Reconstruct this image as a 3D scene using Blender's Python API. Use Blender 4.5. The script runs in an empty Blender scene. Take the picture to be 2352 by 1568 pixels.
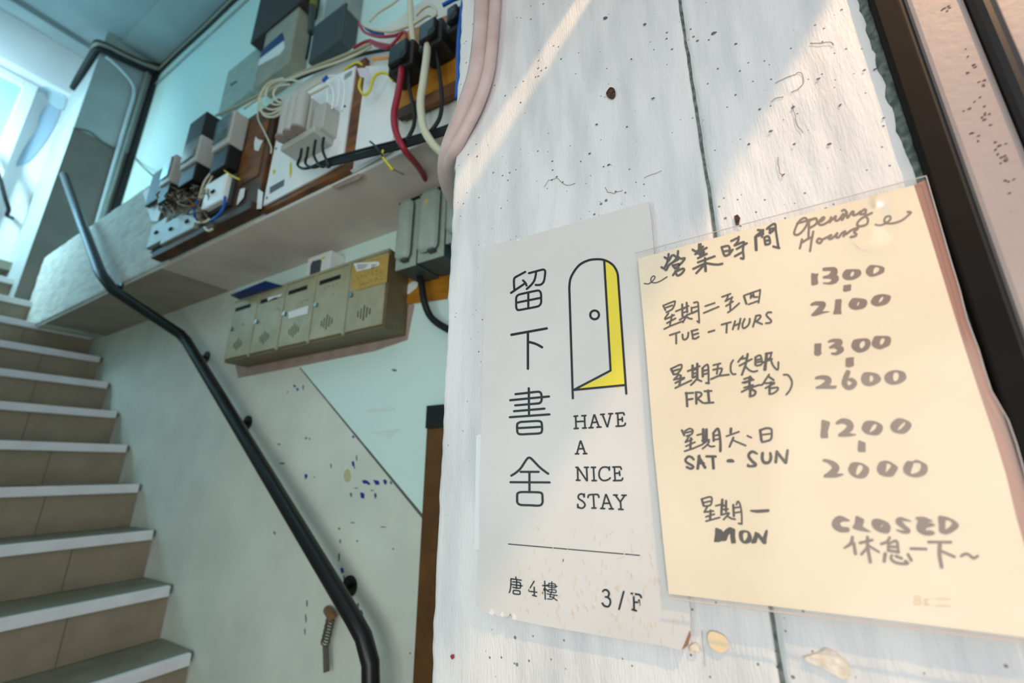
import bpy, bmesh, math, random
from mathutils import Vector, Matrix, noise

# ------------------------------------------------------------------ camera, world, lights
S = bpy.context.scene
C = S.collection
FPX = 986.0
YAW, PITCH = math.radians(59.9), math.radians(16.48)
FWD = Vector((math.sin(YAW)*math.cos(PITCH), math.cos(YAW)*math.cos(PITCH), math.sin(PITCH)))
RGT = Vector((math.cos(YAW), -math.sin(YAW), 0))
UPV = RGT.cross(FWD)
cam = bpy.data.cameras.new('camera'); co = bpy.data.objects.new('camera', cam); C.objects.link(co)
cam.sensor_width = 36.0; cam.lens = FPX/2352*36.0
cam.clip_start = 0.01; cam.clip_end = 60
m = Matrix((RGT, UPV, -FWD)).transposed().to_4x4()
co.matrix_world = m
cam.dof.use_dof = True; cam.dof.focus_distance = 0.50; cam.dof.aperture_fstop = 3.6
S.camera = co
S.view_settings.view_transform = 'Standard'; S.view_settings.look = 'None'
S.view_settings.exposure = 0.0; S.view_settings.gamma = 1.0; S.view_settings.use_curve_mapping = False

W = bpy.data.worlds.new('street_sky'); S.world = W; W.use_nodes = True
bg = W.node_tree.nodes['Background']; bg.inputs[0].default_value = (0.83, 0.88, 0.98, 1); bg.inputs[1].default_value = 0.86

def light(name, kind, loc, energy, color, size=0.1, size_y=None, aim=None):
    l = bpy.data.lights.new(name, kind); l.energy = energy; l.color = color
    if kind == 'AREA':
        l.size = size
        if size_y: l.shape = 'RECTANGLE'; l.size_y = size_y
    else: l.shadow_soft_size = size
    o = bpy.data.objects.new(name, l); C.objects.link(o); o.location = loc
    if aim: o.rotation_euler = (Vector(aim)-Vector(loc)).to_track_quat('-Z', 'Y').to_euler()
    return o
KEY = Vector((-0.20, -0.80, 1.45))
sl = light('shop_lamp', 'SPOT', KEY, 94, (1.0, 0.60, 0.30), 0.014, aim=(.40, -.02, .05)); sl.data.spot_size = math.radians(62); sl.data.spot_blend = .5
light('landing_tube', 'AREA', (-0.42, 4.0, 2.2), 44, (0.58, 0.88, 1.0), 0.12, 0.9, (-0.05, 4.5, 1.9))
light('hall_fill', 'AREA', (-0.45, 1.5, 2.75), 4.4, (0.40, 0.84, 1.0), 0.15, 1.0, (0.6, 1.6, 0.6))  # added fill for the upper stair wall, no lamp known there
light('passage_fill', 'AREA', (-0.68, 0.75, 0.0), 3.4, (0.76, 1.0, 0.93), 0.25, .6, (.95, .95, .45))  # added unseen fill for the wall around the letterboxes
light('street_fill', 'AREA', (-1.5, -.5, -.2), 17, (1.0, 0.96, 0.86), 1.3, 1.3, (.95, 1.3, .4))  # added warm fill from the street side to lift the stair wall

# ------------------------------------------------------------------ helpers
def ray(x, y): return RGT*(x-1176) - UPV*(y-784) + FWD*FPX
def pX(x, y, X): d = ray(x, y); return d*(X/d.x)
def pY(x, y, Y): d = ray(x, y); return d*(Y/d.y)

def obj(name, bm, mt, parent=None, smooth=False):
    bmesh.ops.recalc_face_normals(bm, faces=bm.faces) if len(bm.faces) < 4000 else None
    me = bpy.data.meshes.new(name)
    off = Vector((0, 0, 0))
    if parent:
        p = parent
        while p: off += Vector(p.location); p = p.parent
    else:
        vs = [v.co for v in bm.verts]
        if vs:
            off = Vector((sum(v.x for v in vs)/len(vs), sum(v.y for v in vs)/len(vs), min(v.z for v in vs)))
    bmesh.ops.translate(bm, verts=bm.verts, vec=-off)
    bm.to_mesh(me); bm.free()
    if smooth:
        for p in me.polygons: p.use_smooth = True
    me.materials.append(mt)
    o = bpy.data.objects.new(name, me); C.objects.link(o)
    if parent: o.parent = parent
    else: o.location = off
    return o
def tag(o, label, cat=None, group=None):
    o['label'] = label
    if cat: o['category'] = cat
    if group: o['group'] = group
    return o
def thing(name, label, cat, loc, group=None):
    o = bpy.data.objects.new(name, None); o.empty_display_size = 0.03
    C.objects.link(o); o.location = loc
    return tag(o, label, cat, group)
def struct(name, bm, mt, parent=None, label=None, smooth=False):
    o = obj(name, bm, mt, parent, smooth)
    if not parent: o['kind'] = 'structure'
    if label: o['label'] = label
    return o

def box(bm, x0, x1, y0, y1, z0, z1, bev=0.0, seg=2):
    vs = [bm.verts.new((x, y, z)) for x in (x0, x1) for y in (y0, y1) for z in (z0, z1)]
    fs = [(0,1,3,2),(4,6,7,5),(0,4,5,1),(2,3,7,6),(0,2,6,4),(1,5,7,3)]
    faces = [bm.faces.new([vs[i] for i in f]) for f in fs]
    if bev:
        es = list({e for f in faces for e in f.edges})
        bmesh.ops.bevel(bm, geom=es, offset=bev, segments=seg, affect='EDGES', profile=0.5)
    return bm
def nbox(*a, **k): return box(bmesh.new(), *a, **k)
def pbox(Xf, Xb, tl, br, bev=0.0):
    a, b = pX(*tl, Xf), pX(*br, Xf)
    return nbox(Xf, Xb, min(a.y, b.y), max(a.y, b.y), min(a.z, b.z), max(a.z, b.z), bev)
def cr(pts, n=6, closed=False):
    pts = [tuple(map(float, p)) for p in pts]
    L = len(pts); out = []
    if L < 3: return pts
    rng = range(L if closed else L-1)
    for i in rng:
        if closed: p0, p1, p2, p3 = (pts[(i+k-1) % L] for k in range(4))
        else: p0, p1, p2, p3 = pts[max(i-1,0)], pts[i], pts[i+1], pts[min(i+2,L-1)]
        for j in range(n):
            t = j/n
            out.append(tuple(.5*((2*b)+(-a+c)*t+(2*a-5*b+4*c-d)*t*t+(-a+3*b-3*c+d)*t**3) for a,b,c,d in zip(p0,p1,p2,p3)))
    if not closed: out.append(pts[-1])
    return out
def tube(bm, pts, r, n=8, smooth=5, caps=True, flat=1.0):
    pts = [Vector(p) for p in (cr(pts, smooth) if smooth else pts)]
    prev = None; rings = []
    for i, p in enumerate(pts):
        t = (pts[min(i+1, len(pts)-1)] - pts[max(i-1, 0)])
        if t.length < 1e-9: t = Vector((0, 0, 1))
        t.normalize()
        if prev is None:
            a = Vector((0, 0, 1)) if abs(t.z) < .9 else Vector((1, 0, 0))
            u = t.cross(a).normalized()
        else:
            u = prev - t*prev.dot(t)
            u = u.normalized() if u.length > 1e-6 else t.orthogonal().normalized()
        prev = u; v = t.cross(u)
        rings.append([bm.verts.new(p + u*(r*math.cos(2*math.pi*k/n)) + v*(r*flat*math.sin(2*math.pi*k/n))) for k in range(n)])
    for a, b in zip(rings, rings[1:]):
        for k in range(n): bm.faces.new((a[k], a[(k+1)%n], b[(k+1)%n], b[k]))
    if caps:
        bm.faces.new(rings[0][::-1]); bm.faces.new(rings[-1])
    return bm
def disc(bm, c, axis, r, h, n=16):
    a = Vector(axis).normalized(); c = Vector(c)
    return tube(bm, [c, c+a*h], r, n, 0)
def slab(bm, P, d):
    """polygon P (points) given thickness d (vector)"""
    d = Vector(d)
    a = [bm.verts.new(Vector(p)) for p in P]; b = [bm.verts.new(Vector(p)+d) for p in P]
    n = len(P)
    bm.faces.new(a); bm.faces.new(b[::-1])
    for i in range(n): bm.faces.new((a[i], b[i], b[(i+1)%n], a[(i+1)%n]))
    return bm
def pslab(pts, X, th): return slab(bmesh.new(), [pX(x, y, X) for x, y in pts], (th, 0, 0))

# ------------------------------------------------------------------ materials
def lin(c): return tuple(((v/255)/12.92 if v <= 10 else ((v/255+.055)/1.055)**2.4) for v in c)
def mat(name, col, rough=0.6, col2=None, scale=8, lo=.35, hi=.65, bump=0, bscale=200, stretch=None, metal=0, spec=0.4, specks=None, speck_scale=120, speck_th=.13, detail=6):
    m = bpy.data.materials.new(name); m.use_nodes = True
    nt = m.node_tree; N = nt.nodes; L = nt.links; b = N['Principled BSDF']
    b.inputs['Roughness'].default_value = rough; b.inputs['Metallic'].default_value = metal
    b.inputs['Specular IOR Level'].default_value = spec
    tc = N.new('ShaderNodeTexCoord'); src = tc.outputs['Object']
    c1 = (*lin(col), 1)
    b.inputs['Base Color'].default_value = c1
    out = None
    if col2:
        nz = N.new('ShaderNodeTexNoise'); nz.inputs['Scale'].default_value = scale; nz.inputs['Detail'].default_value = detail
        s = src
        if stretch:
            mp = N.new('ShaderNodeMapping'); mp.inputs['Scale'].default_value = stretch; L.new(src, mp.inputs[0]); s = mp.outputs[0]
        L.new(s, nz.inputs['Vector'])
        rp = N.new('ShaderNodeValToRGB'); rp.color_ramp.elements[0].position = lo; rp.color_ramp.elements[1].position = hi
        rp.color_ramp.elements[0].color = c1; rp.color_ramp.elements[1].color = (*lin(col2), 1)
        L.new(nz.outputs['Fac'], rp.inputs[0]); out = rp.outputs[0]
    if specks:
        v = N.new('ShaderNodeTexVoronoi'); v.inputs['Scale'].default_value = speck_scale; L.new(src, v.inputs['Vector'])
        n2 = N.new('ShaderNodeTexNoise'); n2.inputs['Scale'].default_value = speck_scale*.12; L.new(src, n2.inputs['Vector'])
        mu = N.new('ShaderNodeMath'); mu.operation = 'MULTIPLY'; L.new(n2.outputs['Fac'], mu.inputs[0]); mu.inputs[1].default_value = 2*speck_th
        sb = N.new('ShaderNodeMath'); sb.operation = 'LESS_THAN'; L.new(v.outputs['Distance'], sb.inputs[0])
        sq = N.new('ShaderNodeMath'); sq.operation = 'SUBTRACT'; L.new(mu.outputs[0], sq.inputs[0]); sq.inputs[1].default_value = speck_th*.75
        L.new(sq.outputs[0], sb.inputs[1])
        mx = N.new('ShaderNodeMix'); mx.data_type = 'RGBA'
        L.new(sb.outputs[0], mx.inputs[0])
        if out: L.new(out, mx.inputs[6])
        else: mx.inputs[6].default_value = c1
        mx.inputs[7].default_value = (*lin(specks), 1); out = mx.outputs[2]
    if out: L.new(out, b.inputs['Base Color'])
    if bump:
        nb = N.new('ShaderNodeTexNoise'); nb.inputs['Scale'].default_value = bscale; nb.inputs['Detail'].default_value = 5
        s = src
        if stretch:
            mp2 = N.new('ShaderNodeMapping'); mp2.inputs['Scale'].default_value = stretch; L.new(src, mp2.inputs[0]); s = mp2.outputs[0]
        L.new(s, nb.inputs['Vector'])
        bp = N.new('ShaderNodeBump'); bp.inputs['Strength'].default_value = bump; bp.inputs['Distance'].default_value = 0.004
        L.new(nb.outputs['Fac'], bp.inputs['Height']); L.new(bp.outputs[0], b.inputs['Normal'])
    return m
M = {}
M['pier'] = mat('old_white_paint', (226,225,224), .55, (198,199,201), 11, .42, .78, bump=.3, bscale=170, stretch=(1,3.2,.6), specks=(132,124,120), speck_scale=105, speck_th=.30)
M['patch'] = mat('bare_undercoat', (238,205,158), .7, (232,214,182), 120, bump=.2, bscale=200)
M['hole'] = mat('rusty_hole', (92,62,44), .8, (40,30,25), 300)
M['mould'] = mat('mouldy_joint', (120,128,122), .8, (76,86,82), 160, .35, .6, bump=.4, bscale=300)
M['flake'] = mat('flaking_paint', (232,222,208), .6, (214,196,172), 160, bump=.6, bscale=120)
M['red'] = mat('red_paint_drip', (150,50,62), .5)
M['wallw'] = mat('stair_wall_paint', (222,228,216), .5, (208,214,203), 5, bump=.25, bscale=25, specks=(120,128,122), speck_scale=40, speck_th=.07)
M['crackc'] = mat('crack_grey', (138,130,124), .8)  # plain grey of the cracks in the pier paint
M['beam'] = mat('beam_plaster', (220,224,218), .7, (204,206,200), 6, bump=.15, bscale=30)
M['rough'] = mat('rough_plaster', (218,222,214), .8, (190,194,188), 18, .35, .7, bump=1.0, bscale=26, stretch=(1,.5,1.6))
M['upper'] = mat('upper_wall_paint', (196,212,216), .55, (184,200,205), 4, bump=.1, bscale=20)
M['pillar'] = mat('pillar_paint', (176,186,186), .6, (164,172,170), 4, specks=(120,125,122), speck_scale=14, speck_th=.06)
M['endwall'] = mat('end_wall_paint', (228,232,234), .6, (218,224,228), 3)
M['greywash'] = mat('grey_scuff', (140,150,158), .7)
M['ceil'] = mat('ceiling_paint', (160,172,172), .7, (146,158,160), 3)
M['riser'] = mat('riser_tile', (158,143,122), .45, (144,131,112), 9)
M['tread'] = mat('tread_tile', (140,138,120), .5, (124,124,108), 10)
M['nosing'] = mat('nosing_strip', (238,238,240), .45, (228,226,230), 12)
M['joint'] = mat('tile_joint', (112,102,88), .8)
M['ground'] = mat('street_floor', (120,118,112), .8, (100,98,94), 6)
M['black'] = mat('black_enamel', (15,15,16), .36, spec=.5)
M['blackp'] = mat('black_plastic', (26,27,28), .45)
M['rubber'] = mat('black_cable', (22,23,24), .5)
M['frame'] = mat('black_frame', (20,17,15), .65, (15,13,12), 40, spec=.12)
M['gap'] = mat('dark_gasket', (17,17,18), .6)
M['gate'] = mat('shaded_gate_paint', (172,158,154), .45, (164,150,147), 8, bump=.1, bscale=150, specks=(112,92,86), speck_scale=170, speck_th=.14)  # whole gate tone darkened to stand for its shading
M['rust'] = mat('chipped_rust', (108,84,76), .8, (84,64,58), 200)
M['signb'] = mat('sign_board', (217,213,210), .4, (211,207,203), 10, bump=.06, bscale=40)
M['ink'] = mat('printed_ink', (30,36,40), .45)
M['yellow'] = mat('printed_yellow', (232,212,66), .45)
M['nick'] = mat('knife_nick', (222,206,188), .7)
M['paper'] = mat('aged_paper', (232,217,192), .7, (240,226,204), 9, .35, .65)
M['pen'] = mat('pen_ink', (96,90,84), .6, (84,80,78), 60)
M['marker'] = mat('marker_ink', (142,124,114), .6, (132,114,106), 70)
M['faint'] = mat('faint_stamp', (226,200,166), .7)
M['steel'] = mat('letterbox_metal', (172,167,134), .42, (154,150,122), 14, metal=.1)
M['chrome'] = mat('chrome', (150,152,150), .3, metal=1.0)
M['slot'] = mat('slot_dark', (14,15,14), .7)
M['ochre'] = mat('brown_notice', (188,158,84), .7, (176,146,76), 40)
M['white'] = mat('white_card', (226,230,230), .5)
M['navy'] = mat('navy_leaflet', (24,52,110), .4)
M['pinkbrown'] = mat('pinkish_brown', (168,148,138), .8, (152,134,124), 18)
M['grime'] = mat('grime_line', (92,98,90), .8)
M['bluefleck'] = mat('blue_fleck', (34,50,140), .6)
M['greyfleck'] = mat('grey_fleck', (96,104,102), .7)
M['tan'] = mat('yellow_stain', (188,184,140), .7)
M['wood'] = mat('varnished_wood', (140,86,34), .5, (70,44,24), 9, .3, .65, stretch=(1,1,4))
M['darkwood'] = mat('dark_wood', (66,46,32), .6, (126,78,28), 7, .45, .68)
M['woodtrim'] = mat('brown_trim', (104,68,30), .5, (84,54,26), 20)
M['panel'] = mat('white_panel', (238,244,244), .4, (230,238,240), 10)
M['grey'] = mat('grey_casing', (150,158,150), .45, (138,146,140), 14)
M['greyc'] = mat('grey_cast_metal', (164,178,168), .42, (150,164,156), 20)
M['lightgrey'] = mat('light_grey_plastic', (178,180,174), .4)
M['tanbox'] = mat('tan_casing', (160,158,140), .45, (146,144,128), 10)
M['darkgrey'] = mat('dark_grey_casing', (64,72,72), .5)
M['brownbox'] = mat('dark_brown_casing', (56,50,48), .5)
M['cream'] = mat('cream_cable', (206,204,178), .45)
M['creamd'] = mat('dusty_cable', (168,162,136), .6)
M['crimson'] = mat('red_cable', (150,32,52), .42)
M['blue'] = mat('blue_cable', (24,92,178), .45)
M['yel'] = mat('yellow_cable', (214,200,40), .5)
M['orange'] = mat('orange_tag', (220,140,40), .5)
M['ochrewood'] = mat('orange_wood', (186,124,30), .5, (150,96,26), 10, stretch=(1,1,3))
M['pink'] = mat('pink_pipe', (208,186,182), .5, (190,166,160), 20, bump=.15, bscale=60)
M['brownwire'] = mat('brown_wire', (126,92,58), .6)
M['blocker'] = mat('blocker_sheet', (120,120,120), .7)
M['lamp'] = mat('lamp_case', (200,200,200), .5)
# glass / clear plastic
def clear(name, rough, tint=(1,1,1), fac=.10):
    m = bpy.data.materials.new(name); m.use_nodes = True; nt = m.node_tree; N = nt.nodes; L = nt.links
    N.remove(N['Principled BSDF'])
    t = N.new('ShaderNodeBsdfTransparent'); t.inputs[0].default_value = (*tint, 1)
    g = N.new('ShaderNodeBsdfGlossy'); g.inputs['Roughness'].default_value = rough
    f = N.new('ShaderNodeFresnel'); f.inputs[0].default_value = 1.45
    a = N.new('ShaderNodeMath'); a.operation = 'ADD'; a.inputs[1].default_value = fac; L.new(f.outputs[0], a.inputs[0])
    mx = N.new('ShaderNodeMixShader'); L.new(a.outputs[0], mx.inputs[0]); L.new(t.outputs[0], mx.inputs[1]); L.new(g.outputs[0], mx.inputs[2])
    L.new(mx.outputs[0], N['Material Output'].inputs[0]); return m
M['sleeve'] = clear('clear_sleeve', .14, (1,.99,.97), .0)
def frosted(name, col, fac):
    m = bpy.data.materials.new(name); m.use_nodes = True; nt = m.node_tree; N = nt.nodes; L = nt.links; b = N['Principled BSDF']
    b.inputs['Base Color'].default_value = (*lin(col), 1); b.inputs['Roughness'].default_value = .25
    t = N.new('ShaderNodeBsdfTransparent'); mx = N.new('ShaderNodeMixShader'); mx.inputs[0].default_value = fac
    L.new(t.outputs[0], mx.inputs[1]); L.new(b.outputs[0], mx.inputs[2]); L.new(mx.outputs[0], N['Material Output'].inputs[0]); return m
M['reflection'] = frosted('reddish_reflection', (186,136,118), .72)
M['weld'] = mat('sleeve_weld', (206,194,188), .4)
M['glass'] = clear('meter_glass', .12, (.75,.8,.8), .12)

# dado: the wall is painted greener above a line that climbs with the stairs
def dado(m, p0, p1, col_above):
    nt = m.node_tree; N = nt.nodes; L = nt.links; b = N['Principled BSDF']
    old = b.inputs['Base Color'].links[0].from_socket
    g = N.new('ShaderNodeNewGeometry'); sp = N.new('ShaderNodeSeparateXYZ'); L.new(g.outputs['Position'], sp.inputs[0])
    k = (p1.z-p0.z)/(p1.y-p0.y)
    a = N.new('ShaderNodeMath'); a.operation = 'MULTIPLY_ADD'; L.new(sp.outputs['Y'], a.inputs[0]); a.inputs[1].default_value = k; a.inputs[2].default_value = p0.z-k*p0.y
    c = N.new('ShaderNodeMath'); c.operation = 'GREATER_THAN'; L.new(sp.outputs['Z'], c.inputs[0]); L.new(a.outputs[0], c.inputs[1])
    y = N.new('ShaderNodeMath'); y.operation = 'LESS_THAN'; L.new(sp.outputs['Y'], y.inputs[0]); y.inputs[1].default_value = 2.3
    q = N.new('ShaderNodeMath'); q.operation = 'MULTIPLY'; L.new(c.outputs[0], q.inputs[0]); L.new(y.outputs[0], q.inputs[1])
    mx = N.new('ShaderNodeMix'); mx.data_type = 'RGBA'
    u = N.new('ShaderNodeMath'); u.operation = 'GREATER_THAN'; L.new(sp.outputs['Z'], u.inputs[0]); u.inputs[1].default_value = 1.0
    w = N.new('ShaderNodeMath'); w.operation = 'MAXIMUM'; L.new(q.outputs[0], w.inputs[0]); L.new(u.outputs[0], w.inputs[1])
    L.new(w.outputs[0], mx.inputs[0]); L.new(old, mx.inputs[6])
    mx.inputs[7].default_value = (*lin(col_above), 1); L.new(mx.outputs[2], b.inputs['Base Color'])
XF, XW, XB = 0.40, 0.95, 0.675
d0, d1 = pX(690, 845, XW), pX(985, 1203, XW)
dado(M['wallw'], d0, d1, (214,240,234))

# ------------------------------------------------------------------ room shell
ZC = 3.25; ZG = -1.45
struct('wall_right', nbox(XW, XW+.12, .33, 4.0, ZG, ZC), M['wallw'])
struct('wall_back', nbox(-.75, .95, 4.5, 4.62, ZG, ZC), M['endwall'])
struct('wall_left', nbox(-.87, -.75, .6, 4.62, ZG, ZC), M['beam'])
struct('ceiling', nbox(-.87, 1.07, .30, 4.62, ZC, ZC+.1), M['ceil'])
struct('floor', nbox(-2.2, 1.6, -2.2, 1.2, ZG-.08, ZG), M['ground'])
struct('trim_1', nbox(.687, XW, .33, 3.97, ZC-.018, ZC), M['ceil'], label='flat painted strip along the ceiling edge above the meter cupboard wall')
struct('trim_2', nbox(-.75, .60, 4.22, 4.34, ZC-.05, ZC), M['ceil'], label='shallow beam across the ceiling in front of the bright back wall')
struct('trim_3', nbox(-.75, .60, 4.44, 4.5, 2.88, ZC-.001), M['endwall'], label='pale lintel above the door at the stair landing')
struct('trim_4', nbox(.60, XW+.1, 3.972, 4.499, ZG+.5, ZC), M['pillar'], label='grey pillar at the corner of the stair landing')
# boxed-out beam that carries the meters, rough plaster on its face
bm = bmesh.new()
box(bm, XB, XW, .335, 3.97, .802, 1.33)
struct('trim_5', bm, M['beam'], label='boxed beam jutting from the stair wall below the meters')
trim5 = bpy.data.objects['trim_5']
obj('soffit_paint', nbox(XB+.002, XW-.001, .34, 2.075, .7995, .8022), mat('soffit_paint', (222,208,198), .7, (206,194,186), 5), trim5)
obj('soffit_paint', nbox(XB+.002, XW-.001, 2.085, 3.5, .7995, .8022), mat('bare_soffit', (174,160,144), .75, (158,146,132), 5), trim5)
obj('paint_edge', nbox(XB-.002, XB+.004, .34, 1.40, .8005, .807), M['panel'], trim5)
obj('brown_stain', pslab([(752,420),(770,408),(815,398),(833,400),(822,412),(790,424),(768,434)], XB-.0012, .0008), M['pinkbrown'], trim5)
pil = bpy.data.objects['trim_4']
zd = pY(215, 314, 3.97).z
obj('dado_paint', nbox(.5995, XW, 3.9705, 3.973, ZG+.6, zd), mat('dado_paint', (126,122,114), .65, (116,113,106), 6), pil)
bm = bmesh.new()
random.seed(4)
ny, nz = 90, 26
grid = []
for i in range(ny+1):
    row = []
    for j in range(nz+1):
        y = 2.02+(3.965-2.02)*i/ny; z = .812+(1.335-.812)*j/nz
        n = noise.noise(Vector((y*9, z*13, 1)))*.5+noise.noise(Vector((y*22, z*34, 4)))*.5
        row.append(bm.verts.new((XB-.006-.005*n, y, z)))
    grid.append(row)
for i in range(ny):
    for j in range(nz): bm.faces.new((grid[i][j], grid[i+1][j], grid[i+1][j+1], grid[i][j+1]))
bmesh.ops.extrude_face_region(bm, geom=list(bm.faces))
for v in bm.verts[len(bm.verts)//2:]: v.co.x = XB+.002
struct('trim_6', bm, M['rough'], label='coarse trowelled plaster on the face of the boxed beam', smooth=True)

# door at the landing
dr = thing('door_1', 'pale blue door in a white frame at the top of the stairs', 'door', (0, 4.5, 1.36)); dr['kind'] = 'structure'
del dr['category']
f1 = pY(52, 200, 4.47); f2 = pY(75, 188, 4.47)
obj('door_leaf', nbox(-.5, f1.x, 4.475, 4.497, 1.36, f1.z), mat('door_paint', (170,214,232), .4), dr)
obj('door_frame', nbox(f1.x, f1.x+.07, 4.455, 4.497, 1.36, f1.z+.06, .004), M['endwall'], dr)
obj('door_head', nbox(-.5, f1.x, 4.455, 4.497, f1.z, f1.z+.06, .004), M['endwall'], dr)
# grey-blue patches and clip on the back wall, part of the wall
wb = bpy.data.objects['wall_back']
def dec(parent, name, pts, fn, plane, d, mt):
    return obj(name, slab(bmesh.new(), [fn(x, y, plane) for x, y in pts], d), mt, parent)
dec(wb, 'greyblue_patch', cr([(118,235),(138,250),(118,300),(88,345),(62,372),(38,380),(60,335),(84,300),(95,260)],4,True), pY, 4.499, (0,-.004,0), mat('greyblue', (150,176,196), .7))
dec(wb, 'greyblue_patch', cr([(84,206),(120,198),(150,226),(144,252),(118,240),(104,214)],4,True), pY, 4.499, (0,-.006,0), mat('peeling_corner', (180,204,214), .7))

# stairs
st = thing('staircase', 'tiled stairs with pale nosings climbing between the walls', 'stairs', (.2, .5, ZG)); st['kind'] = 'structure'; del st['category']
ks = range(-4, 12)
def step_yz(k): return 1.811+.2305*k, -.606+.1795*k
for k in ks:
    y, z = step_yz(k)
    if z > 1.3: continue
    y2 = y+.2305
    r = obj('riser', nbox(-.75, .938, y+.014, y+.03, z-.18, z-.036), M['riser'], st)
    for jx in (.02, .62):
        xx = jx+.09*((k*7) % 5)/5
        obj('tile_joint', nbox(xx-.0012, xx+.0012, y+.0128, y+.016, z-.178, z-.037), M['joint'], r)
    obj('tread', nbox(-.75, .945, y+.016, y2+.03, z-.03, z-.002), M['tread'], st)
    obj('nosing', nbox(-.75, .932, y-.004, y+.018, z-.037, z, .003), M['nosing'], st)
y, z = step_yz(11)
obj('landing', nbox(-.75, .95, y, 4.5, z-.06, z), M['tread'], st)

# ------------------------------------------------------------------ near wall (pier) with real relief
GY = .4*.0349
def groove_y(z): return GY + .0012*noise.noise(Vector((0, z*14, 3)))+.0006*noise.noise(Vector((0, z*60, 9)))
def relief(y, z):
    g = y-groove_y(z)
    r = .0009*noise.noise(Vector((y*13, z*8, 7)))+.00016*noise.noise(Vector((y*90, z*26, 2)))
    if g < 0:   # right-hand slab, raised and rougher
        r += .0018 + .00036*noise.noise(Vector((y*190, z*24, 5))) + .0017*max(0, noise.noise(Vector((y*48, z*34, 6)))-.12)
    r -= .0042*math.exp(-(g/.0022)**2)
    return r
def edge_y(z):
    return .3275+.0028*noise.noise(Vector((1, z*16, 8)))+.0016*noise.noise(Vector((3, z*55, 8)))
bm = bmesh.new()
NY, NZ = 190, 330
Z0, Z1 = -.40, .85
cols = []
for j in range(NZ+1):
    z = Z0+(Z1-Z0)*j/NZ
    e = edge_y(z); row = []
    for i in range(NY+1):
        y = -.138+(e+.138)*i/NY
        x = XF-relief(y, z)
        d = e-y
        if d < .006: x += (.006-d)**2*90
        row.append(bm.verts.new((x, y, z)))
    row.append(bm.verts.new((.43, e+.004, z))); row.append(bm.verts.new((.72, e+.006, z)))
    cols.append(row)
for a, b in zip(cols, cols[1:]):
    for i in range(len(a)-1): bm.faces.new((a[i], a[i+1], b[i+1], b[i]))
bmesh.ops.reverse_faces(bm, faces=bm.faces)
pier = struct('wall_front', bm, M['pier'], label='worn white painted pier that carries the two signs', smooth=True)
pb = nbox(XF+.008, XW, -.13, .315, ZG, ZC)
obj('pier_core', pb, M['pier'], pier)
# joint filler, stains and chips that belong to the pier
bm = bmesh.new()
prev = None
for j in range(120):
    z = -.35+1.15*j/119; y = groove_y(z); w = .0017+.0006*noise.noise(Vector((5, z*30, 1)))
    p = (bm.verts.new((XF+.0006, y-w*.6, z)), bm.verts.new((XF+.0006, y+w, z)))
    if prev: bm.faces.new((prev[0], prev[1], p[1], p[0]))
    prev = p
obj('mouldy_joint', bm, M['mould'], pier)
def decal(name, pts, mt, X=XF-.0022, th=.0008): return obj(name, pslab(pts, X, th), mt, pier)
decal('paint_chip', cr([(1626,1456),(1640,1450),(1664,1462),(1674,1482),(1668,1494),(1652,1498),(1630,1482)],4,True), M['patch'])
decal('paint_chip', cr([(1846,1512),(1880,1500),(1898,1490),(1925,1502),(1950,1530),(1953,1548),(1938,1560),(1900,1540),(1880,1530)],3,True), M['flake'], XF-.0042, .002)
decal('paint_chip', cr([(1586,1482),(1600,1478),(1606,1496),(1594,1502),(1584,1498)],4,True), M['flake'])
decal('nail_hole', cr([(1396,206),(1402,200),(1411,204),(1413,218),(1406,226),(1396,222),(1392,214)],4,True), M['hole'])
decal('nail_hole', [(1686,496),(1694,492),(1700,500),(1697,514),(1704,520),(1690,516)], M['hole'], XF-.0034)
decal('red_drip', cr([(1034,1506),(1040,1503),(1042,1510),(1038,1514)],3,True), M['red'])
random.seed(11)
for x, y, s in [(1390,40,9),(1480,55,7),(1640,75,10),(1450,135,5),(1370,285,5),(1440,290,4),(1354,352,5),(1398,378,6),(1386,382,4),(1195,235,4),(1690,100,6),(1500,225,6),(1822,245,8),(1824,330,7),(1745,250,5),(1880,180,7),(1905,330,8),(1800,400,6),(2010,158,7),(1985,160,6),(2030,270,6),(1770,300,7),(1720,330,6),(1930,240,5)]:
    pts = []
    for k in range(7):
        a = 2*math.pi*k/7; r = s*(.45+.4*random.random())*.6
        pts.append((x+r*1.5*math.cos(a), y+r*.7*math.sin(a)-r*.5*math.cos(a)))
    decal('paint_pit', pts, M['greyfleck'], XF-(.0020 if pX(x,y,XF).y > GY else .0036), .0006)
def crack(pts, w=.0006, X=XF-.0034):
    P = cr(pts, 4); P = [(x+random.uniform(-1.3,1.3), y+random.uniform(-1.3,1.3)) for x, y in P]
    obj('paint_crack', tube(bmesh.new(), [pX(x, y, X+.0004) for x, y in P], w*.45, 5, 0), M['crackc'], pier)
crack([(1780,190),(1800,180),(1822,172),(1835,165),(1842,170),(1846,185),(1838,200),(1818,212)])
crack([(1770,232),(1788,224),(1800,222)])
crack([(1820,240),(1826,262),(1830,285),(1845,305)], .0005)
crack([(1860,100),(1890,98),(1908,96),(1914,104)], .0007)
crack([(1786,360),(1790,392),(1798,405)], .0006)
crack([(1250,430),(1260,415),(1280,410),(1300,425),(1320,420)], .0006, XF-.0018)
crack([(1390,430),(1395,440),(1410,443),(1430,436)], .0006, XF-.0018)
crack([(1480,408),(1500,400),(1520,392)], .0005, XF-.0018)
crack([(1612,1448),(1616,1490),(1618,1530)], .0004, XF-.0016)
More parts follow.
